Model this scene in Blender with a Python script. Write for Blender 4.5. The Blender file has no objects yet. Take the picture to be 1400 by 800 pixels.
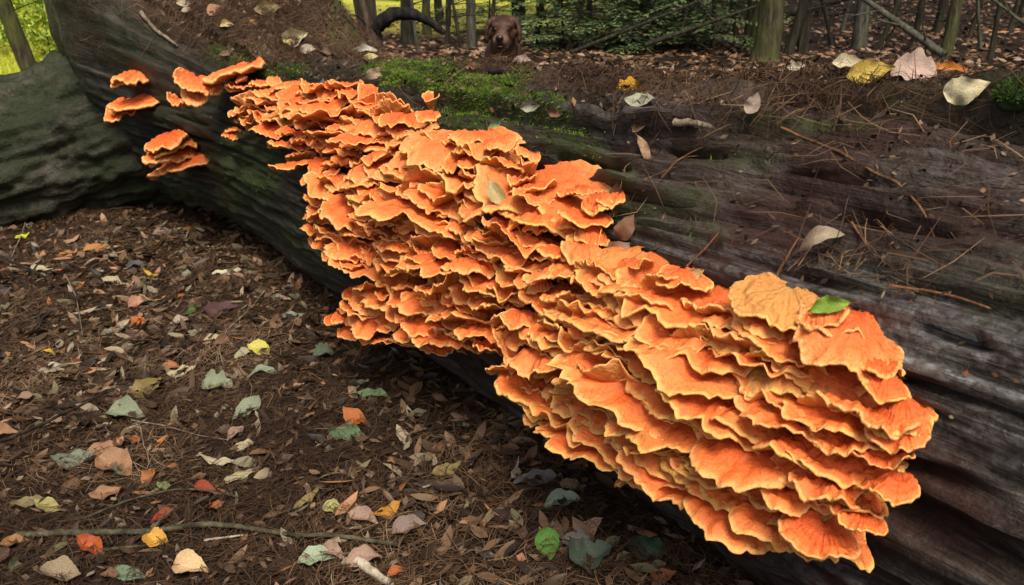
import bpy, bmesh, math, random
import numpy as np
from mathutils import Vector, Matrix
from mathutils.bvhtree import BVHTree

# ------------------------------------------------------------------ camera, sky, sun, exposure
SC = bpy.context.scene
COL = SC.collection
F, YH, HC = 1150.0, -40.0, 1.25            # focal length in photo pixels, horizon row, eye height
TH = math.atan((400 - YH) / F)
cT, sT = math.cos(TH), math.sin(TH)
cam_d = bpy.data.cameras.new('camera'); cam = bpy.data.objects.new('camera', cam_d); COL.objects.link(cam)
cam.location = (0, 0, HC); cam.rotation_euler = (math.pi / 2 - TH, 0, 0)
cam_d.sensor_width = 36.0; cam_d.lens = 36.0 * F / 1400.0
cam_d.clip_start = 0.02; cam_d.clip_end = 600
cam_d.dof.use_dof = True; cam_d.dof.focus_distance = 2.05; cam_d.dof.aperture_fstop = 8.0
SC.camera = cam
SUN_EL, SUN_AZ = math.radians(57), math.radians(172)   # azimuth clockwise from +Y: behind the camera, to the right
W = bpy.data.worlds.new('World'); SC.world = W; W.use_nodes = True
wn = W.node_tree.nodes; wl = W.node_tree.links
sky = wn.new('ShaderNodeTexSky'); sky.sky_type = 'NISHITA'; sky.sun_disc = False
sky.sun_elevation = SUN_EL; sky.sun_rotation = SUN_AZ; sky.air_density = 0.6; sky.dust_density = 6.0; sky.ozone_density = 0.0
wn['Background'].inputs['Strength'].default_value = 0.11
wl.new(sky.outputs[0], wn['Background'].inputs[0])
sun_d = bpy.data.lights.new('sun', 'SUN'); sun_d.energy = 2.6; sun_d.angle = math.radians(22); sun_d.color = (1.0, 0.93, 0.82)
sun = bpy.data.objects.new('sun', sun_d); COL.objects.link(sun)
sd = Vector((math.sin(SUN_AZ) * math.cos(SUN_EL), math.cos(SUN_AZ) * math.cos(SUN_EL), math.sin(SUN_EL)))
sun.rotation_euler = sd.to_track_quat('Z', 'Y').to_euler(); sun.location = (0, -6, 12)
SC.view_settings.view_transform = 'Standard'; SC.view_settings.look = 'None'
SC.view_settings.exposure = 0.25; SC.view_settings.gamma = 1.0
SC.cycles.max_bounces = 6; SC.cycles.diffuse_bounces = 3; SC.cycles.glossy_bounces = 2; SC.cycles.transparent_max_bounces = 4
SC.cycles.use_denoising = True

rng = np.random.default_rng(7); random.seed(7)

# ------------------------------------------------------------------ maths helpers
def sm(a, b, x):
    t = np.clip((np.asarray(x, float) - a) / (b - a), 0, 1); return t * t * (3 - 2 * t)

_perm = np.random.default_rng(3).random(4096 * 4)
def _h(ix, iy, iz):
    k = (ix * 73856093) ^ (iy * 19349663) ^ (iz * 83492791)
    return _perm[np.abs(k) % _perm.size]
def vnoise(x, y, z=0.0):
    """value noise in -1..1, arrays"""
    x, y, z = np.broadcast_arrays(np.asarray(x, float), np.asarray(y, float), np.asarray(z, float))
    ix, iy, iz = np.floor(x).astype(np.int64), np.floor(y).astype(np.int64), np.floor(z).astype(np.int64)
    fx, fy, fz = x - ix, y - iy, z - iz
    fx, fy, fz = fx * fx * (3 - 2 * fx), fy * fy * (3 - 2 * fy), fz * fz * (3 - 2 * fz)
    r = 0
    for a in (0, 1):
        wx = fx if a else 1 - fx
        for b in (0, 1):
            wy = fy if b else 1 - fy
            for c in (0, 1):
                wz = fz if c else 1 - fz
                r = r + wx * wy * wz * _h(ix + a, iy + b, iz + c)
    return r * 2 - 1
def fbm(x, y, z=0.0, o=4, g=.5):
    r, a, t = 0, 1.0, 0
    for k in range(o):
        f = 2.03 ** k
        r = r + a * vnoise(np.asarray(x) * f + 17.3 * k, np.asarray(y) * f - 9.1 * k, np.asarray(z) * f + 4.7 * k); t += a; a *= g
    return r / t

def ray(px, py):
    a = (px - 700) / F; b = (py - 400) / F
    return np.array([a, cT - b * sT, -sT - b * cT])
def proj(P):
    P = np.asarray(P) - np.array([0, 0, HC])
    z = P[..., 1] * cT - P[..., 2] * sT
    yd = -P[..., 1] * sT - P[..., 2] * cT
    zz = np.where(z > .05, z, .05)
    return 700 + F * P[..., 0] / zz, 400 + F * yd / zz, z

# ------------------------------------------------------------------ object helpers
def link(o, parent=None):
    COL.objects.link(o)
    if parent is not None: o.parent = parent
    return o
def mesh_np(name, V, Fc, smooth=True):
    """V (n,3); Fc list of int arrays (m,3|4)"""
    me = bpy.data.meshes.new(name)
    if isinstance(Fc, np.ndarray): Fc = [Fc]
    Fc = [f for f in Fc if len(f)]
    nl = sum(f.size for f in Fc); npoly = sum(len(f) for f in Fc)
    me.vertices.add(len(V)); me.vertices.foreach_set('co', np.ascontiguousarray(V, np.float32).ravel())
    me.loops.add(nl); me.loops.foreach_set('vertex_index', np.concatenate([f.ravel() for f in Fc]).astype(np.int32))
    me.polygons.add(npoly)
    tot = np.concatenate([np.full(len(f), f.shape[1]) for f in Fc]); st = np.concatenate([[0], np.cumsum(tot)[:-1]])
    me.polygons.foreach_set('loop_start', st.astype(np.int32)); me.polygons.foreach_set('loop_total', tot.astype(np.int32))
    me.update(calc_edges=True)
    me.polygons.foreach_set('use_smooth', np.full(npoly, smooth))
    me.validate()
    return me
def attr(me, name, arr):
    a = me.attributes.new(name, 'FLOAT', 'POINT'); a.data.foreach_set('value', np.ascontiguousarray(arr, np.float32).ravel())
def vattr(me, name, arr):
    a = me.attributes.new(name, 'FLOAT_VECTOR', 'POINT'); a.data.foreach_set('vector', np.ascontiguousarray(arr, np.float32).ravel())
def obj(name, me, mat=None, parent=None):
    o = bpy.data.objects.new(name, me)
    if mat is not None and not me.materials: me.materials.append(mat)
    return link(o, parent)
def tag(o, label=None, cat=None, group=None, kind=None):
    if label: o['label'] = label
    if cat: o['category'] = cat
    if group: o['group'] = group
    if kind: o['kind'] = kind
    return o
def empty(name, loc=(0, 0, 0)):
    o = bpy.data.objects.new(name, None); o.location = loc; o.empty_display_size = .05
    return link(o)
def grid_faces(nu, nv, wrap_v=False, off=0):
    i, j = np.meshgrid(np.arange(nu - 1), np.arange(nv if wrap_v else nv - 1), indexing='ij')
    j2 = (j + 1) % nv
    return (np.stack([i * nv + j, (i + 1) * nv + j, (i + 1) * nv + j2, i * nv + j2], -1).reshape(-1, 4) + off)
def tube(pts, rad, nseg=8, rough=0.0, seed=0, cap=True):
    pts = np.asarray(pts, float); n = len(pts); rad = np.broadcast_to(np.asarray(rad, float), (n,))
    T = np.gradient(pts, axis=0); T /= np.linalg.norm(T, axis=1)[:, None] + 1e-9
    ref = np.array([0, 0, 1.0]) if abs(T[:, 2]).mean() < .8 else np.array([1.0, 0, 0])
    A = np.cross(T, ref); A /= np.linalg.norm(A, axis=1)[:, None] + 1e-9; B = np.cross(T, A)
    th = np.arange(nseg) / nseg * 2 * np.pi
    rr = rad[:, None] * (1 + rough * vnoise(np.cos(th)[None] * 2 + seed, np.sin(th)[None] * 2, np.arange(n)[:, None] * .7))
    V = pts[:, None] + A[:, None] * (np.cos(th)[None, :, None] * rr[..., None]) + B[:, None] * (np.sin(th)[None, :, None] * rr[..., None])
    V = V.reshape(-1, 3); Fc = grid_faces(n, nseg, True)[:, ::-1]; tri = np.zeros((0, 3), int)
    if cap:
        V = np.vstack([V, pts[0], pts[-1]]); k = np.arange(nseg); k2 = (k + 1) % nseg; b = (n - 1) * nseg
        tri = np.vstack([np.stack([np.full(nseg, n * nseg), k, k2], 1), np.stack([np.full(nseg, n * nseg + 1), b + k2, b + k], 1)])
    return V, Fc, tri
class Acc:
    def __init__(s): s.V = []; s.Q = []; s.T = []; s.n = 0
    def add(s, V, Q=None, T=None):
        s.V.append(V)
        if Q is not None and len(Q): s.Q.append(Q + s.n)
        if T is not None and len(T): s.T.append(T + s.n)
        s.n += len(V)
    def mesh(s, name, smooth=True):
        return mesh_np(name, np.vstack(s.V), ([np.vstack(s.Q)] if s.Q else []) + ([np.vstack(s.T)] if s.T else []), smooth)
def spline(pts, m):
    pts = np.asarray(pts, float); d = np.r_[0, np.cumsum(np.linalg.norm(np.diff(pts, axis=0), axis=1))]
    t = np.linspace(0, d[-1], m)
    # Catmull-Rom through numpy interp of smoothed samples
    P = np.stack([np.interp(t, d, pts[:, k]) for k in range(pts.shape[1])], 1)
    for _ in range(max(1, m // (3 * len(pts)))):
        Q = P.copy(); Q[1:-1] = (P[:-2] + 2 * P[1:-1] + P[2:]) / 4; P = Q
    return P

# ------------------------------------------------------------------ materials
class M:
    def __init__(s, name):
        s.m = bpy.data.materials.new(name); s.m.use_nodes = True
        s.n = s.m.node_tree.nodes; s.l = s.m.node_tree.links; s.b = s.n['Principled BSDF']
    def new(s, t, **kw):
        x = s.n.new(t)
        for k, v in kw.items(): setattr(x, k, v)
        return x
    def put(s, inp, v):
        if hasattr(v, 'links') or isinstance(v, bpy.types.NodeSocket): s.l.new(v, inp)
        else: inp.default_value = v
    def at(s, name): a = s.new('ShaderNodeAttribute'); a.attribute_name = name; return a
    def noise(s, vec, scale, detail=4, rough=.55, dist=0):
        x = s.new('ShaderNodeTexNoise'); x.inputs['Scale'].default_value = scale; x.inputs['Detail'].default_value = detail
        x.inputs['Roughness'].default_value = rough; x.inputs['Distortion'].default_value = dist
        if vec is not None: s.l.new(vec, x.inputs['Vector'])
        return x.outputs['Fac']
    def ramp(s, fac, stops):
        r = s.new('ShaderNodeValToRGB'); e = r.color_ramp.elements
        while len(e) < len(stops): e.new(.5)
        for k, (p, c) in enumerate(stops):
            e[k].position = p; e[k].color = (c if isinstance(c, tuple) else (c, c, c)) + (1,)
        s.put(r.inputs[0], fac); return r.outputs[0]
    def mix(s, f, a, b, mode='MIX'):
        x = s.new('ShaderNodeMix'); x.data_type = 'RGBA'; x.blend_type = mode
        s.put(x.inputs[0], f)
        for i, v in ((6, a), (7, b)):
            if isinstance(v, tuple): x.inputs[i].default_value = v + (1,)
            else: s.l.new(v, x.inputs[i])
        return x.outputs[2]
    def math(s, op, a, b=0.0, clamp=False):
        x = s.new('ShaderNodeMath'); x.operation = op; x.use_clamp = clamp
        s.put(x.inputs[0], a); s.put(x.inputs[1], b); return x.outputs[0]
    def scale(s, vec, v):
        x = s.new('ShaderNodeVectorMath'); x.operation = 'MULTIPLY'; s.l.new(vec, x.inputs[0]); x.inputs[1].default_value = v; return x.outputs[0]
    def bump(s, h, st, dist, prev=None):
        x = s.new('ShaderNodeBump'); x.inputs['Strength'].default_value = st; x.inputs['Distance'].default_value = dist
        s.l.new(h, x.inputs['Height'])
        if prev is not None: s.l.new(prev, x.inputs['Normal'])
        return x.outputs[0]
    def done(s, color, rough=.7, normal=None, spec=.3):
        s.put(s.b.inputs['Base Color'], color + (1,) if isinstance(color, tuple) else color)
        s.put(s.b.inputs['Roughness'], rough); s.b.inputs['Specular IOR Level'].default_value = spec
        if normal is not None: s.l.new(normal, s.b.inputs['Normal'])
        return s.m
    def tc(s, k='Object'): return s.new('ShaderNodeTexCoord').outputs[k]

def mat_log():
    m = M('weathered_wood'); g = m.at('grain').outputs['Vector']
    a = m.noise(m.scale(g, (2.2, 46, 46)), 1.0, 6, .62); b = m.noise(m.scale(g, (16, 260, 260)), 1.0, 5, .7, .4)
    patch = m.noise(m.tc(), 3.2, 4, .6); fine = m.noise(m.tc(), 60, 3, .6)
    wood = m.ramp(a, [(.32, (.006, .005, .004)), (.46, (.026, .020, .015)), (.57, (.066, .052, .041)), (.72, (.16, .135, .112))])
    wood = m.mix(m.math('MULTIPLY', m.ramp(b, [(.50, 0.0), (.68, 1.0)]), .70), wood, m.mix(patch, (.060, .046, .034), (.17, .145, .12)))
    wood = m.mix(m.math('MULTIPLY', m.ramp(b, [(.30, 1.0), (.46, 0.0)]), .8), wood, (.005, .004, .003))
    gp = m.ramp(m.noise(m.scale(g, (3, 12, 12)), 1.0, 5, .7), [(.50, 0.0), (.66, 1.0)])
    wood = m.mix(m.math('MULTIPLY', gp, .55), wood, m.mix(fine, (.014, .018, .006), (.055, .066, .020)))
    red = m.math('MULTIPLY', m.at('red').outputs['Fac'], m.ramp(patch, [(.42, 0.0), (.6, .9)]))
    wood = m.mix(red, wood, (.040, .015, .010))
    li = m.math('MULTIPLY', m.at('lichen').outputs['Fac'], m.ramp(a, [(.42, 0.0), (.62, 1.0)]))
    li = m.math('MULTIPLY', li, m.ramp(fine, [(.4, .15), (.62, 1.0)]))
    wood = m.mix(m.math('MULTIPLY', li, .75), wood, (.34, .36, .36))
    al = m.math('MULTIPLY', m.at('algae_shade').outputs['Fac'], m.ramp(patch, [(.35, .15), (.62, 1.0)]))
    wood = m.mix(al, wood, m.mix(fine, (.006, .008, .003), (.026, .038, .008)))  # algae green darkened further: shade on root and far log face painted in
    lt = m.math('MULTIPLY', m.at('litter').outputs['Fac'], m.ramp(m.noise(m.tc(), 26, 5, .7), [(.35, .1), (.6, 1.0)]))
    wood = m.mix(lt, wood, m.ramp(m.noise(m.tc(), 90, 4, .7), [(.3, (.035, .020, .012)), (.55, (.10, .058, .034)), (.75, (.22, .14, .085))]))
    ms = m.math('MULTIPLY', m.at('moss').outputs['Fac'], m.ramp(m.noise(m.tc(), 45, 4, .7), [(.38, .1), (.56, 1.0)]))
    wood = m.mix(ms, wood, m.mix(fine, (.012, .028, .004), (.07, .13, .014)))
    n1 = m.bump(a, 1.0, .020); n2 = m.bump(b, 1.0, .007, n1); n3 = m.bump(fine, .8, .006, n2)
    ro = m.ramp(patch, [(.3, .42), (.7, .75)])
    return m.done(wood, ro, n3, .35)

def mat_fungus():
    m = M('sulphur_bracket_flesh')
    q = m.at('q').outputs['Fac']; side = m.at('side').outputs['Fac']; tone = m.at('tone').outputs['Fac']; yel = m.at('yel').outputs['Fac']
    rt = m.at('rt').outputs['Vector']
    ob = m.tc()
    bl = m.noise(ob, 16, 4, .6); wr = m.noise(m.scale(rt, (1, .12, 1)), 1.0, 3, .6); fine = m.noise(ob, 130, 3, .6); mid = m.noise(ob, 48, 3, .6)
    qq = m.math('ADD', q, m.math('MULTIPLY', m.math('SUBTRACT', bl, .5), .16))
    top = m.ramp(qq, [(.0, (.50, .080, .018)), (.45, (.72, .125, .026)), (.80, (.82, .165, .034)), (.94, (.87, .24, .055)), (1.0, (.89, .38, .10))])
    pale = m.ramp(qq, [(.0, (.60, .14, .036)), (.6, (.77, .205, .052)), (.92, (.84, .33, .10)), (1.0, (.88, .46, .17))])
    top = m.mix(tone, top, pale)  # tone pales the upper shelves: light from above put into the colour
    # growth bands and darker blotches
    band = m.math('SINE', m.math('ADD', m.math('MULTIPLY', q, 30.0), m.math('MULTIPLY', bl, 9.0)))
    top = m.mix(m.math('MULTIPLY', m.math('ADD', m.math('MULTIPLY', band, .5), .5), .30), top, m.mix(.5, top, (.55, .10, .016)))
    top = m.mix(m.math('MULTIPLY', m.ramp(mid, [(.52, 0.0), (.72, 1.0)]), .45), top, (.58, .12, .02))
    oldv = m.at('old').outputs['Fac']
    top = m.mix(m.math('MULTIPLY', m.ramp(m.math('ADD', oldv, m.math('MULTIPLY', m.math('SUBTRACT', bl, .5), .8)), [(.35, 0.0), (.75, 1.0)]), .75), top, m.mix(mid, (.40, .235, .055), (.62, .36, .10)))
    dull = m.ramp(m.noise(ob, 9, 3, .6), [(.45, 0.0), (.68, 1.0)])
    top = m.mix(m.math('MULTIPLY', dull, .28), top, (.50, .125, .045))
    rim = m.mix(yel, (.90, .40, .14), (.80, .48, .12))
    rimf = m.math('MULTIPLY', m.ramp(m.math('ADD', q, m.math('MULTIPLY', m.math('SUBTRACT', mid, .5), .10)), [(.955, 0.0), (1.02, 1.0)]), .9)
    top = m.mix(rimf, top, rim)
    bot = m.mix(m.ramp(bl, [(.35, 0.0), (.65, 1.0)]), (.34, .19, .05), (.56, .30, .08))
    bot = m.mix(m.ramp(q, [(.80, 0.0), (1.0, 1.0)]), bot, rim)
    bot = m.mix(m.math('ADD', m.math('MULTIPLY', tone, .3), .35), bot, (.70, .20, .045))
    col = m.mix(side, top, bot)
    speck = m.math('MULTIPLY', m.ramp(m.noise(ob, 170, 2, .5), [(.64, 0.0), (.70, 1.0)]), m.ramp(m.noise(ob, 7, 3, .6), [(.42, .15), (.6, 1.0)]))
    col = m.mix(m.math('MULTIPLY', speck, .6), col, (.14, .055, .022))
    n1 = m.bump(wr, .45, .004); n2 = m.bump(mid, .8, .010, n1); n3 = m.bump(fine, .7, .0035, n2)
    return m.done(col, .55, n3, .28)

def mat_ground():
    m = M('forest_floor_soil'); ob = m.tc()
    a = m.noise(ob, 34, 6, .7); b = m.noise(ob, 5, 4, .6); c = m.noise(ob, 120, 3, .7)
    v = m.new('ShaderNodeTexVoronoi'); v.inputs['Scale'].default_value = 24; m.l.new(ob, v.inputs['Vector'])
    lit = m.ramp(a, [(.30, (.008, .005, .003)), (.48, (.022, .014, .009)), (.62, (.055, .033, .019)), (.78, (.12, .075, .045))])
    lit = m.mix(m.math('MULTIPLY', m.ramp(v.outputs['Distance'], [(.0, 1.0), (.5, 0.0)]), .4), lit, m.ramp(v.outputs['Color'], [(.2, (.05, .028, .016)), (.6, (.12, .06, .03)), (.9, (.16, .14, .09))]))
    lit = m.mix(m.math('MULTIPLY', b, .5), lit, (.022, .013, .008))
    mead = m.mix(m.noise(ob, 1.3, 4, .6), (.42, .46, .04), (.68, .66, .12))
    col = m.mix(m.at('meadow').outputs['Fac'], lit, mead)
    return m.done(col, .9, m.bump(c, .8, .01, m.bump(a, 1.0, .03)), .15)

def mat_strand(name, stops, rough=.6):
    m = M(name); t = m.at('tone').outputs['Fac']
    return m.done(m.ramp(t, stops), rough, None, .25)
def mat_bark(name, c1, c2, moss=0.0, mc=(.05, .075, .012)):
    m = M(name); ob = m.tc()
    a = m.noise(m.scale(ob, (26, 26, 5)), 1.0, 6, .65); b = m.noise(ob, 3.0, 3, .6)
    col = m.ramp(a, [(.34, tuple(x * .35 for x in c1)), (.5, c1), (.68, c2)])
    if moss: col = m.mix(m.math('MULTIPLY', m.ramp(b, [(.35, 0.0), (.6, 1.0)]), moss), col, m.mix(a, tuple(x * .4 for x in mc), mc))
    return m.done(col, .85, m.bump(a, 1.0, .02), .2)
_lm = {}
def mat_leaf(c, name=None):
    k = tuple(round(x, 3) for x in c)
    if k in _lm: return _lm[k]
    m = M('dry_leaf_' + str(len(_lm) + 1)); uv = m.at('lv').outputs['Vector']; ob = m.tc()
    sp = m.new('ShaderNodeSeparateXYZ'); m.l.new(uv, sp.inputs[0])
    vein = m.math('SINE', m.math('ADD', m.math('MULTIPLY', sp.outputs[0], 46.0), m.math('MULTIPLY', m.math('ABSOLUTE', sp.outputs[1]), -22.0)))
    vein = m.ramp(vein, [(.86, 0.0), (1.0, 1.0)])
    mid = m.ramp(m.math('ABSOLUTE', sp.outputs[1]), [(.0, 1.0), (.06, 0.0)])
    nz = m.noise(ob, 40, 4, .65); nz2 = m.noise(ob, 160, 3, .6)
    col = m.ramp(nz, [(.30, tuple(x * .50 for x in c)), (.52, c), (.75, tuple(min(.9, x * 1.25) for x in c))])
    col = m.mix(m.math('MULTIPLY', m.math('ADD', m.math('MULTIPLY', vein, .35), mid), .35, True), col, tuple(min(.9, x * 1.5 + .02) for x in c))
    spot = m.ramp(nz2, [(.62, 0.0), (.70, 1.0)])
    col = m.mix(m.math('MULTIPLY', spot, .55), col, (.05, .028, .014))
    _lm[k] = m.done(col, .5, m.bump(vein, .5, .002, m.bump(nz, .5, .004)), .35)
    return _lm[k]
def mat_foliage(name, c1, c2):
    m = M(name); t = m.at('tone').outputs['Fac']
    m.b.inputs['Transmission Weight'].default_value = 0
    return m.done(m.mix(t, c1, c2), .55, None, .3)

MLOG, MFUN, MGND = mat_log(), mat_fungus(), mat_ground()
MNEED = mat_strand('dry_pine_needles', [(0.0, (.026, .014, .008)), (.45, (.080, .045, .023)), (.8, (.17, .100, .052)), (1.0, (.33, .22, .13))])
MMOSS = mat_strand('moss_green', [(0.0, (.030, .060, .006)), (.5, (.10, .175, .014)), (1.0, (.21, .31, .035))], .7)
MGRASS = mat_strand('meadow_grass_green', [(0.0, (.34, .42, .03)), (.5, (.64, .66, .06)), (1.0, (.80, .78, .20))], .6)

# ------------------------------------------------------------------ layout of the log: axis on (s), camera side is phi = 0, top phi = 90 deg
u = ray(-320, YH); u = u / np.linalg.norm(u); n = np.array([u[1], -u[0], 0]); w = np.array([0, 0, 1.0])
P_AX, Z_AX = 1.7, .5
def r_base(s, ph):
    s = np.asarray(s, float); ph = np.asarray(ph, float)
    R = .6 - .05 * np.clip(s, -3, 4.2)
    up = np.clip(np.sin(ph), 0, 1)
    back = sm(-.25, .5, np.sin(ph)) * 1.0
    fl = sm(2.95, 4.75, s)
    R = R + fl * (.70 * up ** 1.5 + .08 * back)                      # root flare heaped up behind
    R = R + .10 * sm(3.4, 4.6, s) * np.clip(np.cos(ph), 0, 1) * (1 - .5 * up) - .10 * sm(4.5, 5.1, s) * np.clip(np.cos(ph), 0, 1)
    R = R - .08 * np.exp(-((np.degrees(ph) - 100) / 28) ** 2) * sm(-1, 1, s) * (1 - fl)   # worn flat top
    return R
def log_pt(s, ph, r):
    s, ph, r = np.broadcast_arrays(np.asarray(s, float), ph, r)
    return (u[None] * s.reshape(-1, 1) + n[None] * (P_AX - r * np.cos(ph)).reshape(-1, 1) + w[None] * (Z_AX + r * np.sin(ph)).reshape(-1, 1))
def plateau(x, y):
    p = x * n[0] + y * n[1]
    left = 1 - sm(-.53, -.44, x / np.maximum(y, 1.0)) * 1.0
    return .46 * sm(1.7, 2.4, p) * (1 - left * sm(3.0, 5.0, y))
def ground_z(x, y):
    x = np.asarray(x, float); y = np.asarray(y, float)
    s = x * u[0] + y * u[1]; p = x * n[0] + y * n[1]; d = np.hypot(x, y)
    z = plateau(x, y) + .045 * fbm(x * .9, y * .9, 1, 3) + .018 * fbm(x * 4, y * 4, 2, 3) + .010 * fbm(x * 13, y * 13, 3, 3) * (d < 12)
    z = z + .05 * np.clip(x - 1.5, 0, 30) * sm(5, 14, y) - .10 * sm(8, 25, y) * (x < 0)
    z = z + .05 * sm(.7, 1.25, p) * (p < 1.7)
    return z

# ---- the ground: one sheet to the horizon
def build_ground():
    nr, na = 430, 460
    rr = .25 * (220 / .25) ** (np.arange(nr) / (nr - 1)); aa = np.linspace(0, 2 * np.pi, na, endpoint=False)
    # more columns ahead
    aa = aa + .75 * np.sin(aa) * 0 ; Aa = np.pi * (((np.arange(na) / na) * 2 - 1))
    Aa = Aa * (.45 + .55 * np.abs(Aa / np.pi) ** 1.2)
    X = rr[:, None] * np.sin(Aa)[None]; Y = rr[:, None] * np.cos(Aa)[None]
    Z = ground_z(X, Y)
    V = np.stack([X, Y, Z], -1).reshape(-1, 3); Q = grid_faces(nr, na, True)
    V = np.vstack([V, [0, 0, float(ground_z(0, 0))]]); k = np.arange(na)
    T = np.stack([np.full(na, nr * na), k, (k + 1) % na], 1)
    me = mesh_np('ground', V, [Q, T])
    x, y = V[:, 0], V[:, 1]
    left = sm(-.44, -.5, x / np.maximum(y, .1)) * sm(6.5, 8.5, y) if False else (1 - sm(-.54, -.47, x / np.maximum(y, .1))) * sm(6.2, 8.0, y)
    far = (1 - sm(.02, .16, x / np.maximum(y, .1))) * sm(11.5, 13.5, y)
    md = np.clip(np.maximum(left, far) + .25 * vnoise(x, y) * np.maximum(left, far), 0, 1)
    attr(me, 'meadow', md)
    o = obj('ground', me, MGND); tag(o, kind='structure'); o['label'] = 'brown forest floor of soil and rotting litter'
    return V, [tuple(int(i) for i in f) for f in Q]
gV, gQ = build_ground()

# ---- moss and wear masks, written as regions of the log's surface that the photograph shows
MOSS = [(590, 105, 62, 24, 1.0), (670, 120, 60, 26, 1.0), (640, 160, 45, 30, .8), (725, 150, 60, 26, .75), (690, 100, 40, 10, .5), (820, 68, 46, 9, 1.0), (770, 190, 40, 24, .5),
        (790, 212, 34, 16, .7), (330, 72, 48, 18, .9), (380, 94, 40, 12, .8), (300, 60, 20, 16, .5), (930, 275, 50, 24, .40), (960, 320, 40, 22, .30), (1000, 215, 70, 12, .35),
        (1120, 170, 90, 10, .5), (1210, 88, 40, 6, .6), (900, 92, 22, 5, .6), (1040, 165, 60, 10, .45), (1200, 135, 60, 6, .6), (470, 30, 34, 40, .8), (340, 240, 50, 50, .42), (310, 215, 30, 40, .3), (850, 245, 30, 16, .45), (430, 330, 46, 40, .40), (540, 96, 40, 16, .9), (880, 300, 40, 22, .35), (250, 250, 40, 30, .3)]
def moss_mask(P, seed=0):
    x, y, z = proj(P); mk = np.zeros(len(P)); nz_ = .45 * fbm(P[:, 0] * 9, P[:, 1] * 9, P[:, 2] * 9, 3)
    for cx, cy, a, b, k in MOSS:
        mk = np.maximum(mk, k * (1 - sm(.55, 1.25, np.hypot((x - cx) / a, (y - cy) / b) + nz_)))
    return mk

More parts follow.
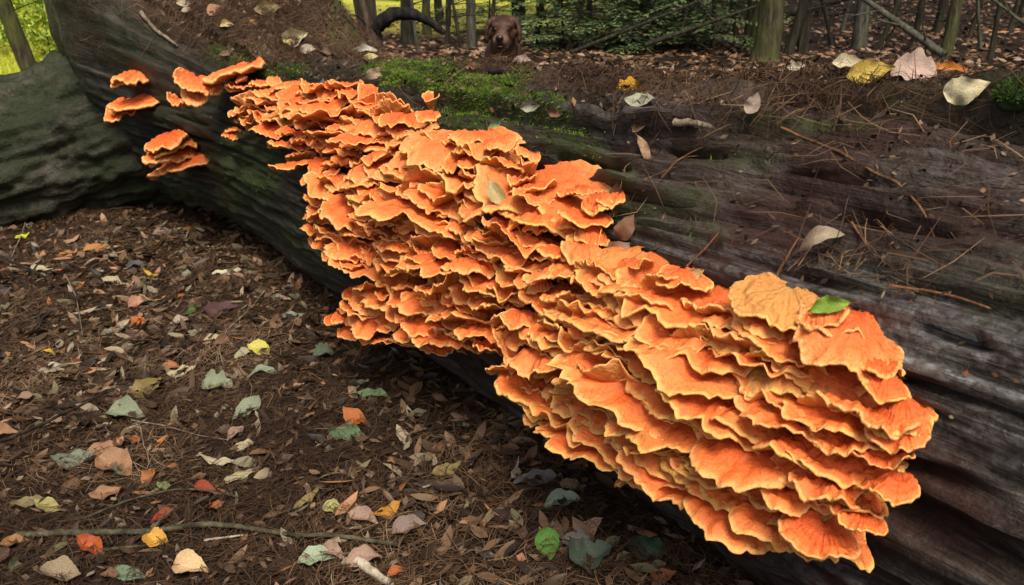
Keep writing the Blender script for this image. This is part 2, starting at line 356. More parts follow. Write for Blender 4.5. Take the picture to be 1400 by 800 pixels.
def build_log():
    S0, S1 = -1.6, 5.12
    # finer stations near the camera
    t = np.linspace(0, 1, 760); ss = S0 + (S1 - S0) * (t ** 1.12)
    ph = np.radians(np.concatenate([np.linspace(-100, 130, 250), np.linspace(134, 256, 30)]))
    S, PH = np.meshgrid(ss, ph, indexing='ij')
    R = r_base(S, PH)
    arc = PH * .55
    fade = 1 - .55 * sm(3.6, 4.6, S) * (np.sin(PH) > .3)
    cx, sx = np.cos(PH), np.sin(PH)
    g = fbm(S * 1.1, cx * 7, sx * 7, 4); g2 = 1 - np.abs(fbm(S * 1.6 + 7, cx * 15, sx * 15, 3)) * 2.2; g3 = fbm(S * 5, cx * 34, sx * 34, 3)
    D = .028 * g + .020 * np.clip(g2, -1, 1) + .013 * g3 + .006 * fbm(S * 16, cx * 60, sx * 60, 2) + .035 * fbm(S * .8, cx * 2, sx * 2 + 5, 3)
    cr = fbm(S * .55 + 3, cx * 11 + 2, sx * 11, 3); D = D - .038 * sm(.22, .36, cr) * fade
    cr2 = fbm(S * 1.3 + 9, cx * 24 + 5, sx * 24, 3); D = D - .022 * sm(.24, .34, cr2) * fade
    D = D - .05 * sm(.45, .6, fbm(S * 3.1, cx * 9, sx * 9 + 3, 3)) * (1 - sm(1.8, 2.6, S)) * (np.degrees(PH) < 70)               # long drying cracks
    dg = np.degrees(PH) + 5 * fbm(S * 2, 1.5, 2, 3)
    nt = np.exp(-((dg - 72) / 5.0) ** 2) * (1 - sm(.95, 1.35, S)); D = D - .10 * nt                        # rotten hollow under the top slab
    D = D + .035 * sm(74, 80, dg) * (1 - sm(95, 110, dg)) * (1 - sm(.9, 1.3, S))
    bump = fbm(S * 6, cx * 4, sx * 4, 4); D = D * fade + .034 * bump * sm(3.0, 3.8, S) + .02 * bump * sm(60, 90, np.degrees(PH)) * (1 - sm(130, 150, np.degrees(PH)))
    rid = np.exp(-((np.degrees(PH) - (44 + 16 * (S - 4.2))) / 8) ** 2) * sm(3.2, 4.1, S); D = D + .07 * rid   # bark ridge running up the flare
    D = D * (1 + .45 * (1 - sm(1.2, 2.6, S)) * (np.degrees(PH) < 78))
    R2 = R + D
    mm = moss_mask(log_pt(S, PH, R2)).reshape(S.shape); R2 = R2 + .022 * mm * (.6 + .9 * fbm(S * 14, cx * 14, sx * 14, 3))      # cushions
    V = log_pt(S, PH, R2); ns, nph = S.shape
    Q = grid_faces(ns, nph, True)
    c0 = log_pt(S0, 0.0, 0.0)[0]; c1 = log_pt(S1 + .12, 0.0, 0.0)[0] + np.array([0, 0, .25])
    V = np.vstack([V, c0, c1]); k = np.arange(nph); k2 = (k + 1) % nph; b = (ns - 1) * nph
    T = np.vstack([np.stack([np.full(nph, ns * nph), k2, k], 1), np.stack([np.full(nph, ns * nph + 1), b + k, b + k2], 1)])
    me = mesh_np('log_body', V, [Q[:, ::-1], T])
    sf = np.r_[S.ravel(), S0, S1]; pf = np.r_[PH.ravel(), 0, 0]; pd = np.degrees(pf)
    vattr(me, 'grain', np.stack([sf, np.cos(pf) * .5, np.sin(pf) * .5], 1))
    attr(me, 'moss', moss_mask(V))
    x, y, z = proj(V)
    attr(me, 'algae_shade', np.clip(sm(1.9, 3.0, sf) * (1 - sm(70, 100, pd)) * .95 + .25 * (1 - sm(0, 1, sf)) * 0, 0, 1))
    lit = sm(48, 88, pd + 14 * fbm(V[:, 0] * 3, V[:, 1] * 3, 0, 3)) * sm(.3, 1.3, sf) + sm(3.0, 3.5, sf) * sm(46, 62, pd)
    attr(me, 'litter', np.clip(lit, 0, 1) * (1 - .75 * rid.ravel()[np.minimum(np.arange(len(V)), S.size - 1)]))
    red = np.clip((1 - sm(.7, 1.6, sf)) * .8 + .25, 0, 1); attr(me, 'red', red)
    li = (1 - sm(.75, 1.2, sf)) * np.exp(-((pd - 21 - 8 * fbm(sf * 2.3, 4, 4, 2)) / 9) ** 2) + .45 * np.exp(-((pd - 52) / 7) ** 2) * (1 - sm(.2, .9, sf)) + .40 * (1 - sm(.6, 1.0, sf)) * np.exp(-((pd + 18) / 9) ** 2) + .4 * np.exp(-((pd - 58) / 6) ** 2) * sm(1.0, 1.3, sf) * (1 - sm(1.6, 2.0, sf))
    attr(me, 'lichen', np.clip(li, 0, 1))
    root = empty('fallen_log', tuple(log_pt(1.5, 0.0, 0.0)[0] * np.array([1, 1, 0])))
    tag(root, 'huge decaying fallen log with mossy top carrying the orange fungus', 'log')
    o = obj('trunk', me, MLOG); o.parent = root; o.matrix_parent_inverse = Matrix.Translation(-root.location)
    return root, V, Q, (S, PH, R2)
LOG, lV, lQ, (LS, LPH, LR) = build_log()
def child(o, parent):
    o.parent = parent; o.matrix_parent_inverse = Matrix.Translation(-parent.location); return o

def build_root():
    pts = spline([(-1.45, 4.75, .50), (-1.85, 4.72, .52), (-2.35, 4.62, .36), (-2.9, 4.48, .22), (-3.6, 4.25, .10), (-4.6, 3.9, -.10)], 240)
    r = np.interp(np.linspace(0, 1, 240), [0, .15, .35, .6, .8, 1], [.46, .44, .40, .35, .29, .16])
    nseg = 170; T = np.gradient(pts, axis=0); T /= np.linalg.norm(T, axis=1)[:, None]
    A = np.cross(T, [0, 0, 1.0]); A /= np.linalg.norm(A, axis=1)[:, None]; B = np.cross(A, T)
    th = np.arange(nseg) / nseg * 2 * np.pi; L = np.linspace(0, 3.3, 240)[:, None]
    rr = r[:, None] * (1 + .14 * fbm(L * 1.3, np.cos(th) * 2, np.sin(th) * 2, 3)) + .03 * (1 - 2 * np.abs(fbm(L * 1.5, np.cos(th) * 5, np.sin(th) * 5 + 3, 3))) + .020 * fbm(L * 2, np.cos(th) * 8, np.sin(th) * 8, 3) + .050 * fbm(L * 4, np.cos(th) * 3, np.sin(th) * 3, 4) + .030 * np.clip(1 - 3 * np.abs(fbm(L * 3, np.cos(th) * 7, np.sin(th) * 7, 3)), -1, 1) + .022 * fbm(L * 16, np.cos(th) * 14, np.sin(th) * 14, 3)
    V = pts[:, None] + A[:, None] * (np.cos(th)[None, :, None] * rr[..., None]) + B[:, None] * (np.sin(th)[None, :, None] * rr[..., None])
    V = V.reshape(-1, 3); me = mesh_np('root_arm', V, grid_faces(240, nseg, True))
    g = np.stack([np.broadcast_to(L * 5, rr.shape), np.broadcast_to(np.cos(th) * .16, rr.shape), np.broadcast_to(np.sin(th) * .16, rr.shape)], -1).reshape(-1, 3)
    vattr(me, 'grain', g); z = np.zeros(len(V)); attr(me, 'moss', .40 * sm(.2, .9, np.broadcast_to(np.sin(th), rr.shape).ravel()) * (.5 + .5 * fbm(V[:, 0] * 5, V[:, 1] * 5, V[:, 2] * 5)))
    attr(me, 'algae_shade', z + .95); attr(me, 'litter', z); attr(me, 'red', z); attr(me, 'lichen', z)  # whole root takes the algae film with painted shade
    o = obj('root', me, MLOG); child(o, LOG)
    return V, grid_faces(240, nseg, True)
rV, rQ = build_root()

BV_LOG = BVHTree.FromPolygons([Vector(v) for v in lV], lQ.tolist())
BV_ROOT = BVHTree.FromPolygons([Vector(v) for v in rV], rQ.tolist())
_near = [q for q in gQ if gV[q[0]][1] > -1 and np.hypot(gV[q[0]][0], gV[q[0]][1]) < 40]
BV_GND = BVHTree.FromPolygons([Vector(v) for v in gV], _near)
EYE = Vector((0, 0, HC))
def hit(px, py, which=None):
    d = Vector(ray(px, py)).normalized(); best = None
    for b in (which or (BV_LOG, BV_ROOT, BV_GND)):
        r = b.ray_cast(EYE, d)
        if r[0] is not None and (best is None or r[3] < best[2]): best = (r[0], r[1] if r[1].dot(d) < 0 else -r[1], r[3])
    return best

# ------------------------------------------------------------------ the bracket fungus
def env_hit(px, py, e):
    d = ray(px, py); t = np.arange(.5, 9, .006); P = np.array([0, 0, HC]) + t[:, None] * d
    s = P @ u; q = P_AX - P @ n; dz = P[:, 2] - Z_AX; ph = np.arctan2(dz, q); r = np.hypot(q, dz)
    Re = r_base(s, ph) + e; Re = np.where(ph < 0, Re / np.maximum(np.cos(ph), .60) ** .9, Re)
    k = np.where((r < Re) & (P[:, 2] > 0.02) & (s < 6))[0]
    return (P[k[0]], s[k[0]], ph[k[0]], t[k[0]]) if len(k) else None
def inside(poly, x, y):
    c = False; m = len(poly); j = m - 1
    for i in range(m):
        (xi, yi), (xj, yj) = poly[i], poly[j]
        if (yi > y) != (yj > y) and x < (xj - xi) * (y - yi) / (yj - yi) + xi: c = not c
        j = i
    return c
FSEED = [0]
def shelf_mesh(L, Wd, und, frill, droop, tone, yel, old=0.0, nt=84, nr=10, thick=.011, cup=0.0):
    FSEED[0] += 1; sd_ = FSEED[0] * 3.17
    t = np.linspace(-1, 1, nt); th = t * math.radians(93)
    q = np.linspace(.06, 1, nr) ** .8
    c, s_ = np.cos(th), np.sin(th)
    kf = Wd / .2
    lobes = 1 + .26 * fbm(t * 1.9 * kf + sd_, sd_, 0, 2) + .11 * vnoise(t * 5.5 * kf + sd_, 3.1, sd_) + .050 * np.abs(np.sin(t * 15 * kf + 3 * vnoise(t * 5 * kf, sd_, 1) + sd_)) + .028 * vnoise(t * 21 * kf, sd_, 5)
    big = fbm(t * 1.9 * kf + sd_ * 2, sd_, 9, 2); fr = vnoise(t * 7 * kf + sd_, sd_, 2) + .6 * vnoise(t * 15 * kf + sd_, sd_, 4); fi = vnoise(t * 28 * kf + sd_, sd_, 6)
    Qm = q[:, None]
    rad = Qm * lobes[None]
    rad = rad * (1 - .55 * np.abs(t)[None] ** 7)
    lat = .5 * Wd * s_[None] * rad * (1 + .05 * vnoise(t * 4, Qm * 3, sd_)); out = L * np.maximum(c[None], -.05) * rad
    wrk = vnoise(t * 20 + sd_, Qm * 1.5, sd_)
    h = und * big[None] * Qm ** 1.4 + frill * fr[None] * Qm ** 3.2 + .35 * frill * fi[None] * Qm ** 6 - droop * L * Qm ** 2.2 - cup * (np.abs(s_)[None] ** 2) * Wd * .25 * Qm ** 2
    h = h + .0022 * wrk * sm(.1, .5, Qm) + .0035 * np.sin(Qm * 22 + 3 * big[None] + sd_) * sm(.2, .4, Qm) + .014 * fbm(lat * 22, out * 22, sd_, 3) * sm(.1, .6, Qm) + .004 * fbm(lat * 90, out * 90, sd_, 2)
    tk = thick * (1.25 - .55 * Qm) * (1 + .25 * vnoise(t * 3, Qm * 2, sd_ + 9))
    # rim: outward direction in plane
    ex, ey = s_[None] * .8, np.maximum(c, .05)[None]
    rows_lat, rows_out, rows_h, rq, rs = [], [], [], [], []
    for i in range(nr):
        rows_lat.append(lat[i]); rows_out.append(out[i]); rows_h.append(h[i]); rq.append(q[i]); rs.append(0)
    T = tk[-1]
    for a in (35, 75, 120):
        A_ = math.radians(a); o_ = math.sin(A_) * T * .6
        rows_lat.append(lat[-1] + ex[0] * o_); rows_out.append(out[-1] + ey[0] * o_); rows_h.append(h[-1] - T * .5 * (1 - math.cos(A_))); rq.append(1.0); rs.append(0.0 if a < 100 else .35)
    for i in list(range(nr - 1, -1, -3)):
        rows_lat.append(lat[i]); rows_out.append(out[i]); rows_h.append(h[i] - tk[i] - (1 - q[i]) * .012); rq.append(q[i]); rs.append(1.0)
    la, ou, hh = np.array(rows_lat), np.array(rows_out), np.array(rows_h)
    V = np.stack([la, ou, hh], -1).reshape(-1, 3); m_ = len(rows_lat)
    me = mesh_np('shelf', V, grid_faces(m_, nt))
    one = np.ones((m_, nt))
    attr(me, 'q', np.array(rq)[:, None] * one); attr(me, 'side', np.array(rs)[:, None] * one); attr(me, 'tone', np.clip(tone + .25 * fbm(t * 1.3 + sd_, 2, 2, 2), 0, 1)[None] * one)
    attr(me, 'yel', np.clip(yel + .35 * vnoise(t * 2 + sd_, 1, 1), 0, 1)[None] * one)
    attr(me, 'old', np.clip(old + .5 * fbm(t * 2 + sd_, 3, 3, 2), 0, 1)[None] * one)
    vattr(me, 'rt', np.stack([np.broadcast_to(t * 22 + sd_, (m_, nt)), np.array(rq)[:, None] * 22 * one, one * sd_], -1))
    return me
def place_shelf(root, Q, out_az, pitch, roll, L, me):
    o_h = np.array([math.sin(out_az), math.cos(out_az), 0]); lat = np.array([o_h[1], -o_h[0], 0.0])
    cp, sp = math.cos(pitch), math.sin(pitch)
    O = o_h * cp + np.array([0, 0, sp]); U = np.array([0, 0, cp]) - o_h * sp
    lat2 = lat * math.cos(roll) + U * math.sin(roll); U2 = U * math.cos(roll) - lat * math.sin(roll)
    A = Q - O * L
    o = obj('shelf', me, MFUN)
    Mx = Matrix(((lat2[0], O[0], U2[0], A[0]), (lat2[1], O[1], U2[1], A[1]), (lat2[2], O[2], U2[2], A[2]), (0, 0, 0, 1)))
    o.parent = root; o.matrix_parent_inverse = Matrix.Translation(-root.location); o.matrix_basis = Mx
    return o
AZ_N = math.atan2(-n[0], -n[1])      # straight out from the log on the camera side
def az_cam(P): return math.atan2(-P[0], -P[1])
def lerp_az(a, b, t):
    d = (b - a + math.pi) % (2 * math.pi) - math.pi; return a + d * t
FB = []     # (vertices, faces) of every shelf, for leaves that lie on the fungus
def fungus(label, poly, e0, dh, dw, size, tonef, yelf, upf, seed, extra=(), pitch0=-14, group=None, edge=.46, only=None, oldf=lambda x, y: -.1):
    rg = np.random.default_rng(seed)
    xs = [p[0] for p in poly]; ys = [p[1] for p in poly]
    cx, cy = sum(xs) / len(xs), sum(ys) / len(ys)
    base = env_hit(cx, cy, 0)[0]
    root = empty('bracket_fungus', tuple(base)); tag(root, label, 'fungus', group)
    pts = []; fails = 0
    if only is not None: pts = [(a, b, env_hit(a, b, e0), c_, p_) for a, b, c_, p_ in only]; fails = 9999
    while fails < 900 and len(pts) < 290:
        x = rg.uniform(min(xs), max(xs)); y = rg.uniform(min(ys), max(ys))
        if not inside(poly, x, y): fails += .25; continue
        H = env_hit(x, y, e0)
        if H is None: fails += 1; continue
        k = F / (H[0][1] * cT - (H[0][2] - HC) * sT)
        Hc, Wc = dh * k, dw * k
        if any(((x - a) / Wc) ** 2 + ((y - b) / Hc) ** 2 < 1 for a, b, *_ in pts): fails += 1; continue
        Wd = size * rg.uniform(.45, 1.35) ** 1.2
        # keep the fan inside the outline: test where its middle and side tips come to lie
        az0 = lerp_az(AZ_N, az_cam(H[0]), .5); o_ = np.array([math.sin(az0), math.cos(az0), 0]); l_ = np.array([o_[1], -o_[0], 0])
        ok = False
        for _ in range(9):
            L_ = min(max(.47 * Wd, .065), .17); Mp = H[0] - o_ * L_ * .55
            e1, e2 = proj(Mp + l_ * Wd * edge), proj(Mp - l_ * Wd * edge)
            if inside(poly, e1[0], e1[1]) and inside(poly, e2[0], e2[1]): ok = True; break
            Wd *= .84
        if not ok:
            Wd = size * .28; Mp = H[0] - o_ * .045
            if not all(inside(poly, *proj(Mp + l_ * Wd * k2)[:2]) for k2 in (-.22, .22)): fails += .5; continue
        pts.append((x, y, H, Wd)); fails = 0
    for x, y, H, Wd, *fix in list(pts) + [(a, b, env_hit(a, b, e0), c_, p_) for a, b, c_, p_ in extra]:
        P = H[0] + np.array([0, 0, 0]); jitter = rg.normal(0, .012); 
        k_ = F / H[3]; Wd = Wd if fix or inside(poly, x, y - .07 * k_) else min(Wd, .17); up = rg.random() < upf(x, y) and inside(poly, x, y + .06 * k_) and inside(poly, x - .05 * k_, y)
        az = lerp_az(AZ_N, az_cam(P), rg.uniform(.05, .95)) + rg.normal(0, .16)
        pitch = math.radians(rg.uniform(12, 46) if up else pitch0 + rg.normal(0, 10))
        if fix: pitch = math.radians(fix[0]); up = fix[0] > 10
        L = Wd * rg.uniform(.36, .58); L = (.21 if e0 >= .18 and -20 < fix[0] < 10 else .11) if fix else min(max(L, .055), .145)
        old = float(np.clip(rg.normal(oldf(x, y), .26), 0, 1)); tone = tonef(x, y) + rg.normal(0, .25); yel = yelf(x, y) + rg.normal(0, .2)
        me = shelf_mesh(L, Wd, rg.uniform(.012, .042), rg.uniform(.005, .014), rg.uniform(-.05, .16) if not up else rg.uniform(-.1, .1), np.clip(tone, 0, 1), np.clip(yel, 0, 1), old, thick=.017 if fix and fix[0] != 4 and fix[0] != 0 else rg.uniform(.0045, .0085), cup=rg.uniform(-.1, .35))
        o = place_shelf(root, P + jitter * np.array([-n[0], -n[1], 0]), az, pitch, rg.normal(0, .12), L, me)
    return root, len(pts)
POLY_A = [(310, 118), (345, 103), (430, 112), (500, 116), (560, 128), (602, 150), (590, 170), (572, 188), (560, 208), (520, 215), (470, 226), (440, 240), (425, 215), (385, 218), (375, 200), (350, 172), (312, 182), (318, 150)]
POLY_B = [(425, 245), (470, 218), (560, 207), (572, 172), (640, 178), (715, 192), (748, 222), (735, 243), (700, 252), (790, 250), (838, 262), (845, 290), (820, 345), (770, 380), (730, 430), (700, 482), (640, 487), (585, 480), (500, 472), (460, 440), (465, 410), (505, 390), (500, 360), (455, 366), (428, 340), (416, 280)]
POLY_C = [(680, 490), (700, 420), (720, 380), (760, 350), (830, 338), (890, 328), (897, 345), (930, 372), (985, 402), (1010, 420), (1060, 418), (1120, 424), (1202, 405), (1200, 435), (1100, 462), (1160, 482), (1155, 500), (1240, 480), (1248, 520), (1258, 570), (1265, 605), (1240, 655), (1205, 690), (1200, 738), (1135, 762), (1095, 776), (1030, 738), (970, 688), (890, 682), (830, 645), (815, 590), (780, 597), (735, 572), (680, 515)]
up_a = lambda x, y: .12
up_b = lambda x, y: .26 if x > 560 else .12
up_c = lambda x, y: .30 if y < 520 and x < 1010 else .07
rA, nA = fungus('upper tier of crowded orange fungus shelves starting just below the moss', POLY_A, .10, .0145, .070, .23, lambda x, y: .55 - (y - 105) / 160, lambda x, y: .15, up_a, 11, group=None, pitch0=0, oldf=lambda x, y: .05)
rB, nB = fungus('broad middle tier of crowded orange fungus shelves with olive undersides showing', POLY_B, .12, .0140, .072, .26, lambda x, y: .60 - (y - 190) / 420, lambda x, y: .15 + (x - 420) / 1000, up_b, 12, pitch0=-5, oldf=lambda x, y: .06 if x > 520 else -.1)
rC, nC = fungus('largest tier of orange fungus shelves with yellow rims hanging near the ground', POLY_C, .14, .0138, .082, .33, lambda x, y: .62 - (y - 340) / 380, lambda x, y: .55 - (x - 1000) / 3000, up_c, 13, pitch0=-12, extra=[(1118, 440, .15, 4), (1050, 442, .16, 0)], oldf=lambda x, y: .20 if (y < 520 and x < 1050) else (-.05 if y < 600 else -.25))
rD, nD = fungus('orange bracket with scalloped lower lip just apart from the upper tier', [(232, 122), (255, 96), (285, 86), (322, 96), (325, 108), (312, 136), (285, 128), (262, 126), (240, 138)], .18, .045, .10, .22, lambda x, y: .5, lambda x, y: .3, lambda x, y: .2, 14, only=[(278, 126, .20, -30), (284, 108, .25, -12), (243, 134, .11, 12), (270, 134, .12, -26)])
rE, nE = fungus('thin single orange bracket on the dark root flare, topmost of the small ones', [(138, 98), (180, 94), (180, 108), (140, 114)], .18, .04, .09, .17, lambda x, y: .3, lambda x, y: .3, lambda x, y: .0, 15, only=[(158, 105, .17, -3), (150, 112, .09, -14)])
rF, nF = fungus('small two-tier orange bracket below the thin single one on dark bark', [(131, 140), (160, 132), (182, 140), (178, 156), (145, 164)], .18, .045, .10, .19, lambda x, y: .2, lambda x, y: .2, lambda x, y: .0, 16, only=[(152, 141, .16, -9), (150, 151, .13, -12), (156, 160, .17, -16)])
rG, nG = fungus('compact block of stacked orange shelves low in the shade of the log', [(190, 194), (225, 188), (246, 198), (243, 230), (205, 241), (188, 222)], .20, .040, .10, .19, lambda x, y: .15, lambda x, y: .2, lambda x, y: .0, 17, only=[(214, 197, .17, -5), (212, 207, .18, -9), (216, 216, .19, -7), (213, 226, .18, -9), (209, 238, .15, -14)])
print('SHELVES', nA, nB, nC, nD, nE, nF, nG)
#@@NEXT

# ------------------------------------------------------------------ needles, moss and crumbs (nobody could count them)
def ribbons(P, Dv, Nv, L, wd, sag, lift, tone, name, mat, label):
    """three-point bent strips lying on a surface"""
    Dv = Dv / (np.linalg.norm(Dv, axis=1)[:, None] + 1e-9); Wv = np.cross(Dv, Nv); Wv /= np.linalg.norm(Wv, axis=1)[:, None] + 1e-9
    side = rng.normal(0, .10, len(P))[:, None] * L[:, None]
    a = P - Dv * L[:, None] * .5 + Nv * lift[:, :1]; b = P + Nv * (lift[:, 1:2] + sag[:, None]) + Wv * side; c = P + Dv * L[:, None] * .5 + Nv * lift[:, 2:3]
    h = Wv * wd[:, None] * .5
    V = np.stack([a - h * .6, a + h * .6, b - h, b + h, c - h * .4, c + h * .4], 1).reshape(-1, 3)
    k = np.arange(len(P))[:, None] * 6
    Q = np.vstack([k + np.array([[0, 1, 3, 2]]), k + np.array([[2, 3, 5, 4]])])
    me = mesh_np(name, V, Q); attr(me, 'tone', np.repeat(tone, 6))
    o = obj(name, me, mat); tag(o, label, None, None, 'stuff'); return o
def log_sample(N, s0, s1, p0, p1):
    ns, nph = LS.shape
    ia, ib = np.searchsorted(LS[:, 0], (s0, s1)); ja, jb = np.searchsorted(LPH[0, :250], np.radians((p0, p1)))
    i = rng.integers(max(ia, 0), min(ib, ns - 1), N); j = rng.integers(ja, min(jb, 249), N)
    f, g = rng.random(len(i)), rng.random(len(i))
    G = lV[:ns * nph].reshape(ns, nph, 3)
    A, B, Cc = G[i, j], G[i + 1, j], G[i, j + 1]
    P = A + (B - A) * f[:, None] + (Cc - A) * g[:, None]
    Nn = np.cross(B - A, Cc - A); Nn /= np.linalg.norm(Nn, axis=1)[:, None] + 1e-9
    ax = np.stack([np.zeros(len(P)), np.zeros(len(P)), np.zeros(len(P))], 1)
    out = P - (u[None] * (P @ u)[:, None] + n[None] * P_AX + np.array([[0, 0, Z_AX]])); Nn[(Nn * out).sum(1) < 0] *= -1
    return P, Nn, LS[i, 0], np.degrees(LPH[0, j])
def ground_sample(N, x0=-.1, x1=1.1, dmin=1.0, dmax=7.0, y0=200, y1=830):
    """points of the ground inside the view, even per area"""
    X = rng.uniform(-5, 3, N * 12); Y = rng.uniform(.55, dmax, N * 12)
    Z = ground_z(X, Y); x, y, z = proj(np.stack([X, Y, Z], 1))
    p = X * n[0] + Y * n[1]
    ok = (x > -60) & (x < 1300) & (y > y0) & (y < y1) & (p < 1.75)
    P = np.stack([X, Y, Z], 1)[ok][:N]
    e = .01
    Nn = np.stack([-(ground_z(P[:, 0] + e, P[:, 1]) - ground_z(P[:, 0] - e, P[:, 1])) / (2 * e), -(ground_z(P[:, 0], P[:, 1] + e) - ground_z(P[:, 0], P[:, 1] - e)) / (2 * e), np.ones(len(P))], 1)
    Nn /= np.linalg.norm(Nn, axis=1)[:, None]
    return P, Nn
def tang(Nn, bias=None):
    d = rng.normal(0, 1, Nn.shape)
    if bias is not None: d = d + bias
    return d - Nn * (d * Nn).sum(1)[:, None]

P, Nn = ground_sample(42000)
m_ = len(P); L = rng.uniform(.05, .12, m_)
den = fbm(P[:, 0] * 3, P[:, 1] * 3, 8, 3)
tone = np.clip(.50 + .55 * den + rng.normal(0, .20, m_), 0, 1)
ribbons(P, tang(Nn), Nn, L, rng.uniform(.0011, .0020, m_), rng.uniform(0, .008, m_), rng.uniform(.001, .016, (m_, 3)), tone, 'pine_needle_litter', MNEED, 'brown pine needle litter spread over the forest floor')
P, Nn, s_, p_ = log_sample(150000, .1, 5.1, 30, 128)
keep = rng.random(len(P)) < np.clip(sm(.3, 1.3, s_) * sm(50, 74, p_) * (.50 + 1.1 * fbm(P[:, 0] * 3, P[:, 1] * 3, 1, 3)) + .9 * sm(3.0, 3.5, s_) * sm(44, 56, p_) + .02 + .12 * (fbm(P[:, 0] * 4, P[:, 1] * 4, 6, 2) > .25), 0, 1) * (1 - .8 * moss_mask(P))
P, Nn = P[keep], Nn[keep]; m_ = len(P)
ribbons(P, tang(Nn), Nn, rng.uniform(.05, .12, m_), rng.uniform(.0011, .0021, m_), rng.uniform(0, .010, m_), rng.uniform(.001, .010, (m_, 3)), np.clip(.42 + .45 * fbm(P[:, 0] * 4, P[:, 1] * 4, 3, 3) + rng.normal(0, .2, m_), 0, 1), 'pine_needle_litter', MNEED, 'rust brown pine needles lying on top of the log')
# moss: short upright blades
_ms = [log_sample(60000, .2, 5.1, -5, 128), log_sample(150000, 1.2, 2.9, 50, 112), log_sample(50000, 3.0, 4.6, 45, 110)]
P, Nn = np.vstack([q[0] for q in _ms]), np.vstack([q[1] for q in _ms])
mk = moss_mask(P); keep = rng.random(len(P)) < mk ** 1.5 * .9; P, Nn = P[keep], Nn[keep]; m_ = len(P)
d = Nn + rng.normal(0, .55, Nn.shape) + np.array([0, 0, .25]); d /= np.linalg.norm(d, axis=1)[:, None]
L = rng.uniform(.006, .016, m_); sd2 = np.cross(d, rng.normal(0, 1, d.shape)); sd2 /= np.linalg.norm(sd2, axis=1)[:, None]
wv = sd2 * (rng.uniform(.0012, .0024, m_))[:, None]; bs = P - Nn * .003
V = np.stack([bs - wv, bs + wv, bs + d * L[:, None]], 1).reshape(-1, 3)
me = mesh_np('moss', V, np.arange(m_ * 3).reshape(-1, 3)); attr(me, 'tone', np.repeat(np.clip(.5 + .5 * fbm(P[:, 0] * 8, P[:, 1] * 8, P[:, 2] * 8, 3) + rng.normal(0, .16, m_), 0, 1), 3))
tag(obj('moss', me, MMOSS), 'bright green moss cushions on top of the log', None, None, 'stuff')
print('MOSS', m_)

# crumbs of broken leaf: small bent chips
def chips(P, Nn, size, name, mat, label):
    m_ = len(P); a = tang(Nn); a /= np.linalg.norm(a, axis=1)[:, None]
    Nt = Nn + rng.normal(0, .35, Nn.shape); Nt /= np.linalg.norm(Nt, axis=1)[:, None]
    b = np.cross(Nt, a); b /= np.linalg.norm(b, axis=1)[:, None]; a = np.cross(b, Nt)
    l, w_ = size * rng.uniform(.5, 1.4, m_), size * rng.uniform(.25, .7, m_)
    c = P + Nn * rng.uniform(.002, .014, m_)[:, None]
    V = np.stack([c - a * l[:, None], c - b * w_[:, None] + a * (l * .1)[:, None], c + Nt * (l * rng.uniform(-.1, .35, m_))[:, None], c + b * w_[:, None], c + a * l[:, None]], 1).reshape(-1, 3)
    k = np.arange(m_)[:, None] * 5
    T = np.vstack([k + np.array([t]) for t in ((0, 1, 2), (0, 2, 3), (1, 4, 2), (2, 4, 3))])
    me = mesh_np(name, V, T); attr(me, 'tone', np.repeat(rng.random(m_), 5))
    tag(obj(name, me, mat), label, None, None, 'stuff')
MCHIP = mat_strand('crumbled_leaf', [(0.0, (.016, .010, .007)), (.35, (.045, .026, .015)), (.6, (.085, .050, .029)), (.8, (.15, .095, .058)), (.92, (.22, .18, .12)), (1.0, (.26, .09, .03))], .6)
P, Nn = ground_sample(7500); chips(P, Nn, .016, 'leaf_crumbs', MCHIP, 'crumbled dead leaf fragments mixed through the floor litter')
# rotting leaves past counting: small bent blades lying over each other in drifts
def drift(P, Nn, size, name, mat, label):
    m_ = len(P); a = tang(Nn); a /= np.linalg.norm(a, axis=1)[:, None]; Nt = Nn + rng.normal(0, .42, Nn.shape); Nt /= np.linalg.norm(Nt, axis=1)[:, None]
    b = np.cross(Nt, a); b /= np.linalg.norm(b, axis=1)[:, None]; a = np.cross(b, Nt); L = size * rng.uniform(.6, 1.5, m_); wd = L * rng.uniform(.22, .42, m_); cu = rng.uniform(-.6, 1.0, m_); cp = rng.uniform(-.5, 1.2, m_); c = P + Nn * rng.uniform(.003, .016, m_)[:, None]
    V = []
    for x, wf in ((-1, .05), (-.55, .75), (0, 1.0), (.5, .8), (1, .06)):
        for v in (-1, 0, 1):
            jj = 1 + rng.uniform(-.2, .2, m_)
            V.append(c + a * (L * x)[:, None] + b * (wd * wf * v * jj)[:, None] + Nt * (cu * L * .35 * x * x + cp * wd * .5 * abs(v) * wf)[:, None])
    V = np.stack(V, 1).reshape(-1, 3); g = grid_faces(5, 3); Q = (np.arange(m_)[:, None, None] * 15 + g[None]).reshape(-1, 4)
    me = mesh_np(name, V, Q); attr(me, 'tone', np.repeat(rng.random(m_), 15)); tag(obj(name, me, mat), label, None, None, 'stuff')
MROT = mat_strand('rotting_leaf', [(0.0, (.014, .010, .008)), (.3, (.040, .026, .016)), (.52, (.095, .056, .030)), (.68, (.18, .105, .06)), (.80, (.12, .115, .06)), (.90, (.33, .26, .18)), (1.0, (.36, .13, .035))], .5)
P, Nn = ground_sample(9000); keep = rng.random(len(P)) < np.clip(.30 + .9 * fbm(P[:, 0] * 2.2, P[:, 1] * 2.2, 5, 3) + .35 * sm(2.2, 3.6, P[:, 1]), .06, 1); P, Nn = P[keep], Nn[keep]
drift(P, Nn, .030, 'leaf_litter', MROT, 'dense overlapping rotting leaves over the forest floor')
P, Nn, s_, p_ = log_sample(9000, .6, 5.6, 52, 128); keep = rng.random(len(P)) < .10 + .55 * sm(3.0, 3.6, s_); P, Nn = P[keep], Nn[keep]
